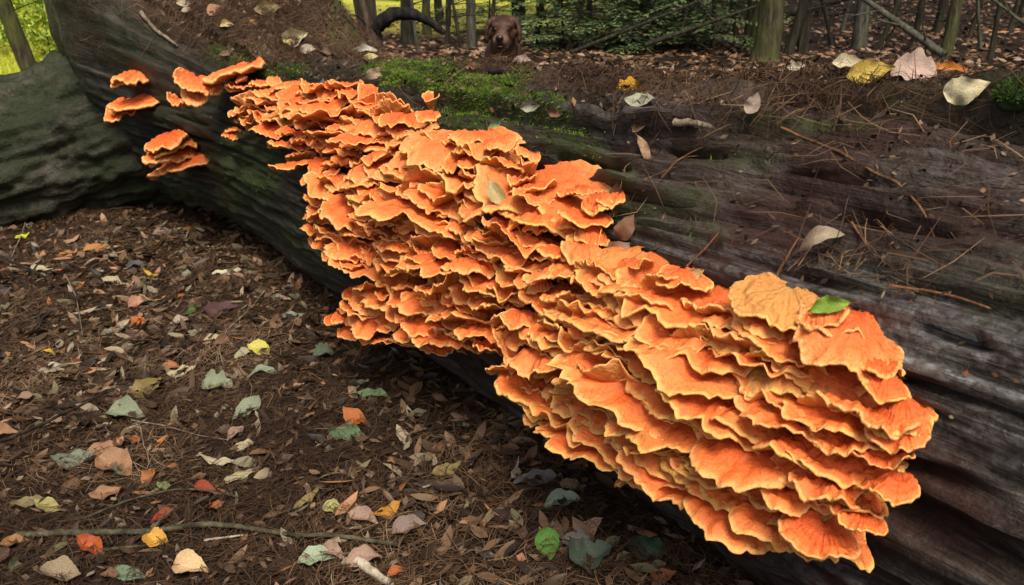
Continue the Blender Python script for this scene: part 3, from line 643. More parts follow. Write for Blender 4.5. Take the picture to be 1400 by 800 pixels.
chips(P, Nn, .015, 'leaf_crumbs', MCHIP, 'crumbled leaf fragments caught on top of the log')
P, Nn, s_, p_ = log_sample(9000, .0, 3.4, 5, 118); keep = rng.random(len(P)) < sm(0, 60, p_) * (.35 + .6 * (fbm(P[:, 0] * 4, P[:, 1] * 4, 2, 3) > 0)); P, Nn = P[keep], Nn[keep]
chips(P, Nn, .007, 'wood_crumbs', MCHIP, 'fine crumbs of rotten wood and bark over the log')

# ------------------------------------------------------------------ leaves
def leaf_mesh(kind, seed, cup=.25, curl=.15, twist=.2, ratio=None):
    rg = np.random.default_rng(seed); nx, ny = 17, 9
    x = np.linspace(0, 1, nx); v = np.linspace(-1, 1, ny)
    if kind == 'oval': wd = np.sin(np.pi * x ** .85) ** 1.05 * .5 * (ratio or .50)
    elif kind == 'broad': wd = np.sin(np.pi * x ** .72) ** .95 * .5 * (ratio or .66)
    elif kind == 'narrow': wd = np.sin(np.pi * x) ** .75 * .5 * (ratio or .26)
    else: wd = (np.sin(np.pi * x ** .8) ** .6) * (.62 + .38 * np.abs(np.sin(x * 3 * np.pi))) * .5 * (ratio or .85)
    jag = 1 + .07 * np.array([rg.uniform(-1, 1) for _ in range(nx)]); 
    w1, w2 = wd * jag, wd * (1 + .07 * rg.uniform(-1, 1, nx))
    bend = rg.uniform(-.10, .10)
    X = np.broadcast_to((x - .5)[:, None], (nx, ny)).copy()
    Y = np.where(v[None] < 0, w1[:, None] * v[None], w2[:, None] * v[None]) + bend * np.sin(np.pi * x)[:, None]
    ph = rg.uniform(0, 6)
    Z = cup * np.abs(v)[None] ** 1.5 * wd[:, None] * 1.6 + curl * (x - .5)[:, None] ** 2 * 2 + twist * (x - .5)[:, None] * v[None] * wd[:, None] * 2 \
        + .060 * fbm(X * 5 + seed, Y * 7, seed * .37, 3) + .040 * np.sin(x * 9 + ph)[:, None] * np.abs(v)[None] + .03 * np.sin(x * 17 + ph * 2)[:, None] * v[None] ** 2 * np.sign(v)[None]
    V = np.stack([X, Y, Z - Z.min() * .5], -1).reshape(-1, 3)
    me = mesh_np('leaf', V, grid_faces(nx, ny))
    vattr(me, 'lv', np.stack([np.broadcast_to(x[:, None], (nx, ny)), np.broadcast_to(v[None], (nx, ny)), np.zeros((nx, ny))], -1))
    return me
MSTALK = M('leaf_stalk').done((.16, .10, .05), .6)
def stalk_mesh(seed):
    rg = np.random.default_rng(seed); a = rg.uniform(-.12, .12)
    V, Q, T = tube(spline([(-.47, 0, .012), (-.62, a * .5, .02), (-.78, a, .0)], 7), np.linspace(.010, .007, 7), 5)
    return mesh_np('stalk', V, [Q, T])
_LID = [100]
def frame_obj(o, c, ex, nz, scale):
    ex = Vector(ex).normalized(); nz = Vector(nz); nz = (nz - ex * nz.dot(ex)).normalized(); ey = nz.cross(ex)
    o.matrix_world = Matrix(((ex.x * scale, ey.x * scale, nz.x * scale, c[0]), (ex.y * scale, ey.y * scale, nz.y * scale, c[1]), (ex.z * scale, ey.z * scale, nz.z * scale, c[2]), (0, 0, 0, 1)))
def leaf(x0, y0, x1, y1, kind, col, label, face=.35, cup=None, curl=None, which=None, ratio=None, lift=.007, stalk=True, group=None):
    _LID[0] += 1; rg = np.random.default_rng(_LID[0])
    cx, cy = (x0 + x1) / 2, (y0 + y1) / 2; H = hit(cx, cy, which)
    for _ in range(8):                                   # at the crest: step down to where the log is
        if which != (BV_LOG,) or (H is not None and H[2] < 4.6): break
        y0 += 3; y1 += 3; cy += 3; H = hit(cx, cy, which)
    if H is None: print('MISS', label); return
    view = (EYE - H[0]).normalized(); nz = (H[1].normalized() * (1 - face) + view * face).normalized()
    c = H[0] + H[1] * lift
    def onplane(px, py):
        d = Vector(ray(px, py)); t = (c - EYE).dot(nz) / min(d.dot(nz), -1e-3); return EYE + d * t
    a, b = onplane(x0, y0), onplane(x1, y1); ln = min(max((b - a).length, .022), .19 if which and which[0] is not BV_GND else .115)
    if which and which[0] is BV_GND: ln *= 1.12
    me = leaf_mesh(kind, _LID[0], rg.uniform(-.15, .55) if cup is None else cup, rg.uniform(-.5, .6) if curl is None else curl, rg.uniform(-.5, .5), ratio)
    o = obj('fallen_leaf', me, mat_leaf(col)); frame_obj(o, c, b - a, nz, ln); tag(o, label, 'leaf', group)
    if stalk:
        st = bpy.data.objects.new('stalk', stalk_mesh(_LID[0])); st.data.materials.append(MSTALK); link(st, o)
    return o
PG, CR, TAN, PK, BR, DK = (.21, .24, .15), (.42, .36, .22), (.30, .165, .085), (.34, .22, .16), (.17, .08, .035), (.05, .040, .040)
ORG, RED, YE, GN, TL, OL, GY, PU = (.36, .11, .022), (.25, .040, .014), (.50, .32, .04), (.09, .15, .05), (.17, .20, .14), (.20, .15, .05), (.13, .125, .135), (.09, .045, .042)
GL = [
 (150, 566, 197, 572, 'broad', PG, 'pale green folded leaf beside the olive brown leaf on the floor'),
 (72, 632, 127, 626, 'broad', TL, 'bluish green oval leaf touching two tan leaves on the floor'),
 (121, 622, 167, 613, 'oval', TAN, 'small tan leaf lying above the large tan one, next to bluish green leaf'),
 (130, 628, 188, 662, 'broad', TAN, 'largest tan oval leaf beside the bluish green leaf'),
 (127, 686, 170, 674, 'oval', TAN, 'tan oval leaf alone just below the largest tan leaf'),
 (-12, 606, 28, 598, 'broad', TAN, 'blurred tan leaf beside the end of a dark stick'),
 (185, 550, 222, 516, 'broad', OL, 'olive brown upright leaf above the pale green folded leaf'),
 (283, 526, 318, 533, 'lobed', PG, 'pale green ragged leaf with pinkish end on the needle litter'),
 (357, 552, 325, 580, 'broad', PG, 'pale green broad leaf above a grey shrivelled one'),
 (333, 588, 312, 606, 'oval', PK, 'grey pink shrivelled leaf under the pale green broad leaf'),
 (317, 616, 350, 606, 'oval', CR, 'whitish crumpled leaf next to the grey pink shrivelled leaf'),
 (275, 632, 319, 640, 'narrow', CR, 'cream slender leaf lying flat on the needles'),
 (305, 663, 352, 645, 'narrow', (.34, .30, .16), 'pale olive curved slender leaf below the cream slender one'),
 (198, 668, 212, 642, 'oval', (.34, .13, .04), 'rusty upright leaf right of the largest tan leaf'),
 (236, 702, 208, 720, 'oval', RED, 'bright red brown leaf above the long greenish stick'),
 (217, 666, 233, 672, 'broad', (.16, .24, .08), 'small mid green leaf scrap among red ones'),
 (265, 668, 297, 678, 'oval', RED, 'dark red flat leaf next to the small green scrap'),
 (110, 745, 140, 768, 'oval', (.38, .08, .02), 'orange red leaf standing below the long greenish stick'),
 (208, 737, 234, 748, 'broad', (.62, .34, .06), 'small golden leaf touching the long greenish stick'),
 (240, 772, 286, 784, 'broad', (.60, .42, .22), 'cream and tan broad leaf below the small golden leaf'),
 (410, 774, 457, 766, 'broad', (.30, .38, .24), 'pale green veined leaf under the long greenish stick'),
 (440, 752, 471, 766, 'oval', PK, 'pinkish leaf overlapping the pale green veined leaf'),
 (472, 778, 522, 764, 'oval', PK, 'pinkish tan leaf beside the broken pale stick'),
 (404, 704, 438, 676, 'narrow', OL, 'dark olive slender upright leaf in the needle litter'),
 (444, 695, 468, 703, 'broad', (.40, .38, .14), 'small yellowish leaf right of the dark olive upright leaf'),
 (473, 570, 496, 592, 'oval', ORG, 'glossy orange brown leaf resting over a dark green one'),
 (451, 590, 497, 605, 'oval', (.08, .13, .06), 'dark bluish green leaf under the glossy orange brown one'),
 (475, 542, 542, 548, 'narrow', (.14, .22, .10), 'green slender leaf in the shade below the middle fungus tier'),
 (594, 632, 606, 606, 'oval', BR, 'brown upright leaf in the shaded needle litter'),
 (532, 628, 549, 636, 'broad', TAN, 'tiny tan leaf scrap in the dark hollow of litter'),
 (592, 652, 630, 638, 'oval', OL, 'olive leaf with whitish tip in the shaded litter'),
 (512, 712, 548, 694, 'oval', (.42, .20, .03), 'golden brown curled leaf above a grey shrivelled heap'),
 (479, 706, 516, 718, 'oval', PK, 'pinkish flat leaf left of the golden brown curled leaf'),
 (540, 736, 584, 722, 'broad', (.22, .16, .13), 'greyish brown shrivelled leaf below the golden brown curled one'),
 (704, 664, 766, 661, 'oval', (.13, .12, .11), 'dark slate grey leaf under the fungus, above a mint leaf'),
 (765, 662, 798, 674, 'oval', (.22, .15, .08), 'tan green leaf touching the dark slate grey leaf'),
 (746, 695, 795, 688, 'oval', (.24, .31, .23), 'mint green veined oval leaf below the slate grey leaf'),
 (750, 732, 754, 772, 'broad', (.08, .20, .03), 'bright green round leaf flat on the needles'),
 (790, 742, 824, 714, 'oval', (.38, .25, .17), 'tan pointed leaf standing over a dark bluish leaf'),
 (771, 742, 813, 756, 'broad', (.16, .14, .13), 'grey leaf tucked under the tan pointed leaf'),
 (782, 778, 835, 763, 'lobed', (.07, .10, .07), 'dark bluish lobed leaf below the tan pointed leaf'),
 (860, 748, 914, 756, 'broad', (.05, .10, .045), 'dark green wide leaf left of the lowest fungus tip'),
 (890, 797, 922, 790, 'broad', (.30, .11, .04), 'rusty leaf below the dark green wide leaf'),
 (530, 792, 556, 782, 'oval', ORG, 'orange leaf scrap beside the broken pale stick'),
 (946, 716, 978, 700, 'broad', (.14, .18, .13), 'grey green leaf tucked under the fungus edge'),
 (38, 376, 71, 371, 'oval', CR, 'cream leaf lying behind the dark bent twig'),
 (141, 388, 167, 393, 'oval', CR, 'small cream leaf in front of the dark grey bark slab'),
 (288, 378, 332, 373, 'narrow', (.55, .53, .36), 'whitish slender leaf with yellow end close to the log'),
 (250, 375, 266, 379, 'broad', PG, 'pale green scrap left of the whitish slender leaf'),
 (199, 376, 219, 383, 'narrow', YE, 'small yellow leaf near the dark grey bark slab'),
 (112, 345, 152, 340, 'oval', (.38, .17, .05), 'orange brown leaf behind the dark grey bark slab'),
 (80, 353, 105, 346, 'oval', (.34, .15, .05), 'dull orange leaf left of the orange brown one'),
 (178, 424, 210, 415, 'broad', (.40, .21, .13), 'peach brown leaf resting on an orange leaf'),
 (182, 438, 201, 452, 'oval', ORG, 'orange leaf under the peach brown leaf'),
 (279, 432, 330, 424, 'broad', PU, 'dark purple wide leaf near the thin pale root'),
 (232, 445, 265, 438, 'oval', (.36, .28, .20), 'pale beige leaf left of the dark purple leaf'),
 (259, 460, 277, 454, 'broad', PG, 'small pale green leaf below the pale beige leaf'),
 (281, 470, 305, 464, 'oval', CR, 'small cream leaf touching the thin pale root'),
 (323, 492, 350, 482, 'oval', (.34, .33, .20), 'greenish half of a curled leaf beside a yellow leaf'),
 (342, 476, 369, 490, 'oval', (.55, .50, .10), 'yellow curled leaf near the foot of the log'),
 (388, 440, 414, 434, 'broad', (.24, .26, .20), 'grey green leaf in the shade at the foot of the log'),
 (138, 458, 170, 452, 'oval', (.22, .23, .16), 'dull grey green leaf below the peach brown leaf'),
 (54, 482, 76, 487, 'narrow', YE, 'narrow yellow leaf above a small red leaf'),
 (91, 500, 113, 494, 'oval', RED, 'small red leaf right below the narrow yellow one'),
 (54, 512, 91, 503, 'oval', (.42, .36, .26), 'pale beige crumpled leaf left of the small red leaf'),
 (219, 510, 247, 504, 'oval', (.36, .13, .05), 'rust oval leaf touching a cream leaf'),
 (232, 517, 268, 506, 'oval', CR, 'cream leaf beside the rust oval leaf'),
 (337, 518, 381, 511, 'narrow', (.22, .26, .17), 'dull green long leaf across the needle litter'),
 (256, 434, 276, 422, 'oval', (.06, .12, .02), 'dark green leaf left of the dark purple leaf'),
 (22, 332, 42, 325, 'oval', (.50, .52, .03), 'bright yellow green leaf hanging on the pale upright stem'),
 (128, 278, 156, 272, 'oval', OL, 'olive leaf on the shaded floor in front of the root'),
 (156, 286, 180, 282, 'narrow', (.34, .24, .05), 'ochre slender leaf close to the dark foot of the log'),
 (74, 294, 98, 286, 'broad', (.24, .17, .15), 'mauve brown leaf on the shaded floor in front of the root'),
 (-4, 284, 26, 277, 'broad', (.22, .21, .12), 'pale olive wide leaf in front of the root end'),
 (210, 323, 240, 316, 'oval', (.28, .19, .15), 'pinkish brown leaf behind the dark grey bark slab'),
 (428, 494, 460, 487, 'broad', (.08, .11, .06), 'dark bluish green leaf in the shade below the fungus'),
 (132, 500, 150, 488, 'oval', BR, 'brown upright leaf near the small red leaf'),
 (160, 372, 217, 366, 'narrow', (.07, .065, .06), 'dark grey slab of bark lying on the floor'),
 (20, 700, 62, 692, 'oval', (.22, .18, .08), 'blurred olive leaf near the start of the greenish stick'),
 (50, 690, 84, 704, 'oval', (.32, .28, .10), 'yellow olive leaf above the greenish stick'),
 (0, 752, 40, 744, 'oval', (.30, .15, .05), 'blurred orange brown leaf below the greenish stick'),
 (160, 780, 200, 792, 'oval', (.14, .20, .12), 'dull green leaf left of the cream and tan broad leaf'),
 (60, 790, 110, 800, 'broad', (.26, .20, .12), 'beige leaf half hidden in the needle litter'),
]
for a in GL:
    leaf(*a, face=.24, which=(BV_GND,))
LL = [
 (848, 127, 888, 117, 'lobed', (.72, .36, .03), 'vivid golden leaf lying on the needle covered log', .3),
 (858, 143, 901, 141, 'oval', (.36, .37, .26), 'pale grey green leaf just below the vivid golden leaf', .3),
 (1029, 160, 1046, 131, 'broad', (.40, .31, .24), 'pinkish grey leaf standing upright on the bare wood', .85),
 (873, 188, 890, 232, 'narrow', (.34, .21, .11), 'brown curled slender leaf hanging on the upper side of the log', .6),
 (845, 292, 856, 236, 'oval', (.17, .07, .04), 'dark reddish leaf standing at the end of the middle fungus tier', .8),
 (852, 326, 872, 290, 'broad', (.20, .10, .055), 'brown leaf below the dark reddish standing leaf', .7),
 (828, 350, 880, 334, 'oval', (.48, .36, .29), 'pale pinkish leaf lodged against the fungus edge', .5),
 (1142, 95, 1187, 92, 'oval', (.60, .52, .34), 'cream leaf flat on the log behind the yellow leaf', .4),
 (1163, 112, 1232, 99, 'oval', (.68, .50, .10), 'large yellow leaf on the top slab of the log', .45),
 (1218, 104, 1282, 116, 'lobed', (.50, .36, .28), 'pinkish broad leaf between the yellow and cream leaves', .45),
 (1270, 101, 1322, 107, 'narrow', (.52, .20, .03), 'orange slender leaf behind the pinkish broad leaf', .5),
 (1296, 125, 1362, 112, 'broad', (.70, .62, .36), 'cream yellow rounded leaf at the mossy end of the slab', .5),
 (1080, 99, 1107, 96, 'oval', (.58, .50, .36), 'small cream leaf alone on the log top', .5),
 (676, 187, 690, 160, 'oval', (.30, .40, .16), 'light green leaf standing upright in the moss by the fungus', .8),
 (718, 144, 746, 140, 'oval', (.38, .38, .28), 'pale green leaf lying on moss beside a brown scrap', .4),
 (752, 148, 774, 153, 'oval', (.28, .14, .09), 'brown leaf scrap beside the pale green leaf on moss', .4),
 (507, 112, 530, 91, 'broad', (.50, .36, .25), 'tan leaf standing at the edge of the green moss', .8),
 (390, 62, 424, 46, 'broad', (.52, .46, .28), 'pale broad leaf on the needle covered mound', .5),
 (384, 58, 406, 70, 'oval', (.50, .40, .12), 'yellowish leaf under the pale broad leaf on the mound', .5),
 (480, 74, 518, 71, 'narrow', (.46, .42, .33), 'whitish leaf at the foot of the mossy tree trunk', .3),
 (283, 24, 307, 15, 'broad', (.46, .24, .13), 'tan orange leaf high on the needle covered mound', .6),
 (302, 38, 323, 36, 'oval', (.60, .48, .22), 'pale yellow leaf below the tan orange leaf on the mound', .5),
 (243, 5, 272, 2, 'oval', (.44, .36, .25), 'beige leaf near the top of the mound', .6),
 (250, 17, 266, 15, 'oval', (.42, .35, .26), 'small beige leaf left of the tan orange leaf', .6),
 (432, 124, 447, 106, 'narrow', (.36, .33, .31), 'grey pointed leaf poking up behind the upper fungus tier', .8),
 (338, 34, 358, 31, 'oval', (.42, .20, .07), 'dull orange leaf above a green moss patch', .5),
 (360, 54, 382, 51, 'oval', (.48, .42, .33), 'small whitish leaf left of the pale broad leaf', .5),
 (412, 71, 436, 68, 'oval', (.48, .40, .31), 'pale beige leaf right of the yellowish leaf on the mound', .5),
 (400, 4, 418, -2, 'broad', (.58, .52, .34), 'cream leaf at the top of the mound', .6),
 (350, 16, 388, 12, 'oval', (.26, .20, .09), 'olive brown wide leaf on the mound', .5),
 (498, 84, 520, 80, 'oval', (.54, .44, .20), 'straw yellow leaf at the edge of the moss', .4),
 (438, 72, 456, 78, 'oval', (.16, .10, .06), 'dark brown leaf right of the pale beige leaf', .4),
 (870, 176, 888, 168, 'oval', (.20, .11, .06), 'brown scrap above the curled slender leaf', .4),
 (300, 80, 318, 74, 'oval', (.20, .13, .08), 'dark leaf on the moss above the upper fungus tier', .4),
 (640, 96, 662, 92, 'oval', (.30, .18, .10), 'brown leaf behind the moss', .4), (735, 80, 752, 76, 'narrow', (.46, .33, .25), 'pale pinkish leaf at the log crest', .5), (700, 72, 728, 68, 'oval', (.44, .33, .27), 'pale leaf at the crest below the dog', .5),
 (865, 58, 898, 54, 'oval', (.52, .38, .32), 'pinkish leaf on the crest beside bright moss', .6),
]
for a in LL:
    leaf(*a[:7], face=a[7], which=(BV_LOG,), stalk=True, lift=.02 if a[0] > 1000 else .01)
# generic litter leaves, each its own leaf; look-alikes share a label
GEN = [((.16, .085, .045), 'plain brown dead leaf half sunk in the needle litter', 'plain brown litter leaves'), ((.09, .055, .035), 'dark wet brown leaf lying flat in the floor litter', 'dark wet litter leaves'),
       ((.25, .155, .095), 'dull tan leaf scattered in the floor litter', 'dull tan litter leaves'), ((.30, .25, .18), 'faded beige leaf scattered in the floor litter', 'faded beige litter leaves'),
       ((.15, .15, .085), 'dull olive leaf scattered in the floor litter', 'dull olive litter leaves'), ((.28, .10, .035), 'small rust leaf scattered in the floor litter', 'small rust litter leaves')]
gmesh = {}
P, Nn = ground_sample(285)
for k in range(len(P)):
    ci = int(rng.choice(6, p=[.30, .26, .16, .09, .12, .07])); vi = int(rng.integers(0, 4))
    if (ci, vi) not in gmesh:
        me = leaf_mesh(['oval', 'broad', 'narrow', 'oval'][vi], 900 + ci * 7 + vi, .45, .35, .6); me.materials.append(mat_leaf(GEN[ci][0])); gmesh[(ci, vi)] = me
    o = obj('litter_leaf', gmesh[(ci, vi)]); nz = Nn[k] + rng.normal(0, .38, 3); ex = tang(Nn[k:k + 1])[0]
    frame_obj(o, Vector(P[k]) + Vector((0, 0, rng.uniform(.004, .014))), ex, nz, rng.uniform(.030, .075)); tag(o, GEN[ci][1], 'leaf', GEN[ci][2])

# ------------------------------------------------------------------ twigs and sticks
MT = {'dark': mat_bark('dark_twig_bark', (.030, .022, .014), (.075, .055, .035)), 'green': mat_bark('greenish_twig_bark', (.07, .06, .035), (.15, .14, .085)), 'pale': mat_bark('pale_root_skin', (.20, .16, .11), (.38, .31, .23)),
      'rust': mat_bark('rusty_twig_bark', (.14, .065, .03), (.28, .14, .07)), 'black': mat_bark('charred_bark', (.008, .007, .007), (.03, .026, .024)), 'white': mat_bark('bare_splinter_wood', (.42, .36, .26), (.66, .58, .44))}
def twig(pts, r, mat, label, which, lift=.008, cat='twig', name='twig', sub=()):
    W3 = []
    for p in pts:
        H = hit(p[0], p[1], which)
        if H is None: continue
        q = H[0] + H[1] * lift
        if len(p) > 2: q = q + (EYE - q).normalized() * p[2]
        W3.append(np.array(q))
    if len(W3) < 2: print('TWIG MISS', label); return
    m_ = max(12, len(W3) * 6); c = spline(np.array(W3), m_); c = c + .25 * r * np.stack([vnoise(np.arange(m_) * .5, 1.5 * k, r * 999) for k in range(3)], 1)
    V, Q, T = tube(c - c[0], np.linspace(r, r * .6, m_), 7, .18, r * 500)
    me = mesh_np(name, V, [Q, T]); o = obj(name, me, MT[mat]); o.location = tuple(c[0]); tag(o, label, cat)
    for f, d, ln in sub:                                  # side shoots, parts of the twig
        i = int(f * (m_ - 1)); a = c[i] - c[0]; e = a + np.array(d) / np.linalg.norm(d) * ln
        V, Q, T = tube(spline([a, (a + e) / 2 + np.array([0, 0, ln * .08]), e], 8), np.linspace(r * .6, r * .3, 8), 5, .1)
        obj('side_shoot', mesh_np('side_shoot', V, [Q, T]), MT[mat], o)
    return o
G_, L_ = (BV_GND,), (BV_LOG,)
twig([(25, 737), (130, 735), (210, 733), (250, 728), (290, 724), (330, 728), (400, 738), (470, 740), (545, 752)], .0085, 'green', 'long greenish brown stick lying across the floor litter', G_, .016, 'stick', 'stick', ((.35, (.3, .5, .2), .07), (.7, (.5, -.4, .15), .06)))
twig([(-30, 640), (20, 618), (70, 595), (140, 558), (158, 552)], .006, 'dark', 'dark slanting stick near the blurred tan leaf', G_, .05, 'stick', 'stick')
twig([(-20, 355), (30, 375), (60, 392), (112, 428)], .007, 'dark', 'dark bent twig arching over the cream leaf', G_, .05, sub=((.5, (.2, .6, .3), .12),))
twig([(93, 388), (106, 415), (110, 440), (116, 468)], .0025, 'pale', 'thin pale root hanging from the dark bent twig', G_, .03)
twig([(16, 360), (30, 328), (42, 295), (52, 262), (55, 248)], .0035, 'pale', 'pale upright stem carrying the yellow green leaf', G_, .02, sub=((.85, (.8, .1, .1), .1),))
twig([(362, 402), (345, 425), (312, 455), (300, 482), (306, 503)], .0028, 'pale', 'thin pale root curving beside the dark purple leaf', G_, .014)
twig([(180, 580), (230, 588), (270, 600), (312, 607)], .002, 'pale', 'hair thin pale root stretched below the pale green folded leaf', G_, .014)
twig([(193, 590), (198, 618), (215, 638), (250, 652)], .0018, 'pale', 'hair thin curved root dropping towards the rusty upright leaf', G_, .014)
twig([(113, 720), (180, 692), (240, 678), (290, 680), (330, 690)], .0035, 'green', 'slender olive twig arching above the long greenish stick', G_, .02)
twig([(280, 746), (333, 739)], .0035, 'white', 'short bare white splinter below the long greenish stick', G_, .016, 'splinter', 'wood_splinter')
twig([(140, 757), (205, 751)], .004, 'green', 'short brown twig under the long greenish stick', G_, .012)
twig([(490, 772), (534, 806)], .013, 'white', 'broken pale stick with bare wood beside the pinkish tan leaf', G_, .012, 'stick', 'stick')
twig([(150, 362), (186, 386)], .005, 'rust', 'short tan stick leaning on the dark grey bark slab', G_, .02, 'stick', 'stick')
twig([(0, 455), (40, 440), (80, 425)], .004, 'green', 'faded twig half buried left of the thin pale root', G_, .01)
twig([(5, 262), (18, 238), (40, 215), (60, 198)], .006, 'dark', 'forked dead branch rising in front of the dark root', G_, .05, 'branch', 'dead_branch', ((.3, (-.1, .1, 1), .28), (.5, (.3, .2, .8), .22)))
twig([(1070, 172), (1110, 190), (1150, 212), (1195, 232), (1228, 246), (1252, 270), (1268, 292), (1280, 320)], .0032, 'rust', 'long rusty twig trailing down the bare wood of the log', L_, .006, sub=((.25, (.1, -.5, -.3), .08), (.6, (.5, .2, .2), .05)))
twig([(944, 362), (968, 340), (990, 318)], .0026, 'rust', 'short straight twig leaning beside the fungus edge', L_, .01)
twig([(1062, 386), (1078, 358), (1094, 330)], .0026, 'rust', 'twig propped against the arched bark strip', L_, .012)
twig([(1215, 396), (1260, 400), (1310, 402), (1362, 420)], .0028, 'rust', 'thin tan twig lying along dark reddish wood', L_, .006, sub=((.6, (.6, .3, .5), .07),))
twig([(1165, 310), (1185, 330), (1198, 362)], .0022, 'rust', 'thin rust twig right of the arched bark strip', L_, .008)
twig([(672, 98), (690, 103), (722, 102)], .009, 'black', 'black charred stick lying on moss near the crest', L_, .008, 'stick', 'stick')
twig([(924, 166), (950, 168), (980, 174)], .009, 'pale', 'pale grey wood chip on the log below the golden leaf', L_, .004, 'wood chip', 'wood_chip')
twig([(905, 250), (930, 222), (960, 200)], .0022, 'rust', 'bent needle twig right of the curled slender leaf', L_, .01, sub=((.5, (.3, -.4, .2), .06), (.7, (.5, .1, .2), .06)))
twig([(805, 222), (825, 190), (832, 178)], .002, 'pale', 'fine straw leaning over the mossy side of the log', L_, .012)
twig([(196, 18), (215, 44), (245, 62)], .010, 'pale', 'weathered root strip running down the needle covered mound', L_, .012, 'root', 'exposed_root')
twig([(232, 42), (262, 26), (282, 8)], .004, 'pale', 'pale twig below the small beige leaf on the mound', L_, .012)
leaf(1096, 358, 1160, 334, 'narrow', (.36, .29, .20), 'arched pale strip of loose bark curling off the log', face=.7, which=L_, curl=-.9, cup=.3, ratio=.34, lift=.03, stalk=False)

# leaves lying on the fungus itself
_fv, _fq, _o = [], [], 0
bpy.context.view_layer.update()
for ob_ in [o for o in bpy.data.objects if o.name.startswith('shelf')]:
    me = ob_.data; co = np.empty(len(me.vertices) * 3, np.float32); me.vertices.foreach_get('co', co); co = co.reshape(-1, 3)
    mw = np.array(ob_.matrix_world); co = co @ mw[:3, :3].T + mw[:3, 3]
    q_ = np.empty(len(me.loops), np.int32); me.loops.foreach_get('vertex_index', q_)
    _fv.append(co); _fq.append(q_.reshape(-1, 4) + _o); _o += len(co)
BV_FUN = BVHTree.FromPolygons([Vector(v) for v in np.vstack(_fv)], np.vstack(_fq).tolist()); FU = (BV_FUN, BV_LOG)
leaf(668, 252, 696, 288, 'oval', (.46, .38, .17), 'pale olive leaf lying on the middle fungus tier', face=.7, which=FU, lift=.012)
leaf(1178, 410, 1118, 422, 'oval', (.26, .42, .05), 'fresh green leaf stuck on the topmost shelf of the largest tier', face=.6, which=FU, lift=.02, ratio=.4)
leaf(940, 378, 968, 364, 'oval', (.50, .36, .14), 'straw leaf scrap sticking up behind the largest fungus tier', face=.8, which=FU, lift=.015)
#@@BACK

# ------------------------------------------------------------------ trees behind the log
MB = {'dark': mat_bark('dark_bark', (.026, .020, .015), (.062, .050, .038), .25), 'green': mat_bark('algae_covered_bark', (.055, .050, .028), (.12, .11, .065), .75, (.10, .115, .022)),
      'grey': mat_bark('grey_bark', (.075, .070, .055), (.16, .15, .12), .35, (.09, .11, .04)), 'brown': mat_bark('scaly_brown_bark', (.055, .038, .028), (.15, .115, .090), .2)}
MFOL = mat_foliage('hemlock_needles', (.045, .080, .032), (.20, .27, .10))
MFOL2 = mat_foliage('sunny_leaves', (.14, .26, .03), (.62, .70, .08))
def quads_mesh(P, Dv, Nv, L, Wd, tone, name):
    Dv = Dv / (np.linalg.norm(Dv, axis=1)[:, None] + 1e-9); Sv = np.cross(Dv, Nv); Sv /= np.linalg.norm(Sv, axis=1)[:, None] + 1e-9
    V = np.stack([P, P + Dv * (L * .5)[:, None] - Sv * (Wd * .5)[:, None], P + Dv * L[:, None], P + Dv * (L * .5)[:, None] + Sv * (Wd * .5)[:, None]], 1).reshape(-1, 3)
    me = mesh_np(name, V, np.arange(len(P) * 4).reshape(-1, 4)); attr(me, 'tone', np.repeat(tone, 4)); return me
def crown_mesh(seed, r, mat):
    rg = np.random.default_rng(seed); cl = rg.normal(0, 1, (26, 3)); cl /= np.linalg.norm(cl, axis=1)[:, None]; cl *= (rg.uniform(.35, 1, 26) ** .6 * r)[:, None]; cl[:, 2] *= 1.25
    N = 700; k = rg.integers(0, 26, N); P = cl[k] + rg.normal(0, r * .20, (N, 3)); d = rg.normal(0, 1, (N, 3)); d[:, 2] -= .5
    me = quads_mesh(P, d, rg.normal(0, 1, (N, 3)), rg.uniform(.16, .32, N), rg.uniform(.09, .17, N), np.clip(.5 + .5 * rg.normal(0, .5, 26)[k] + rg.normal(0, .2, N), 0, 1), 'crown'); me.materials.append(mat); return me
CROWNS = [crown_mesh(40 + k, 1.25, MFOL) for k in range(3)]
def at_depth(px, D):
    q = np.array([0, 0, HC]) + ray(px, 40) * D; return q[0], q[1], float(ground_z(q[0], q[1]))
_tid = [0]
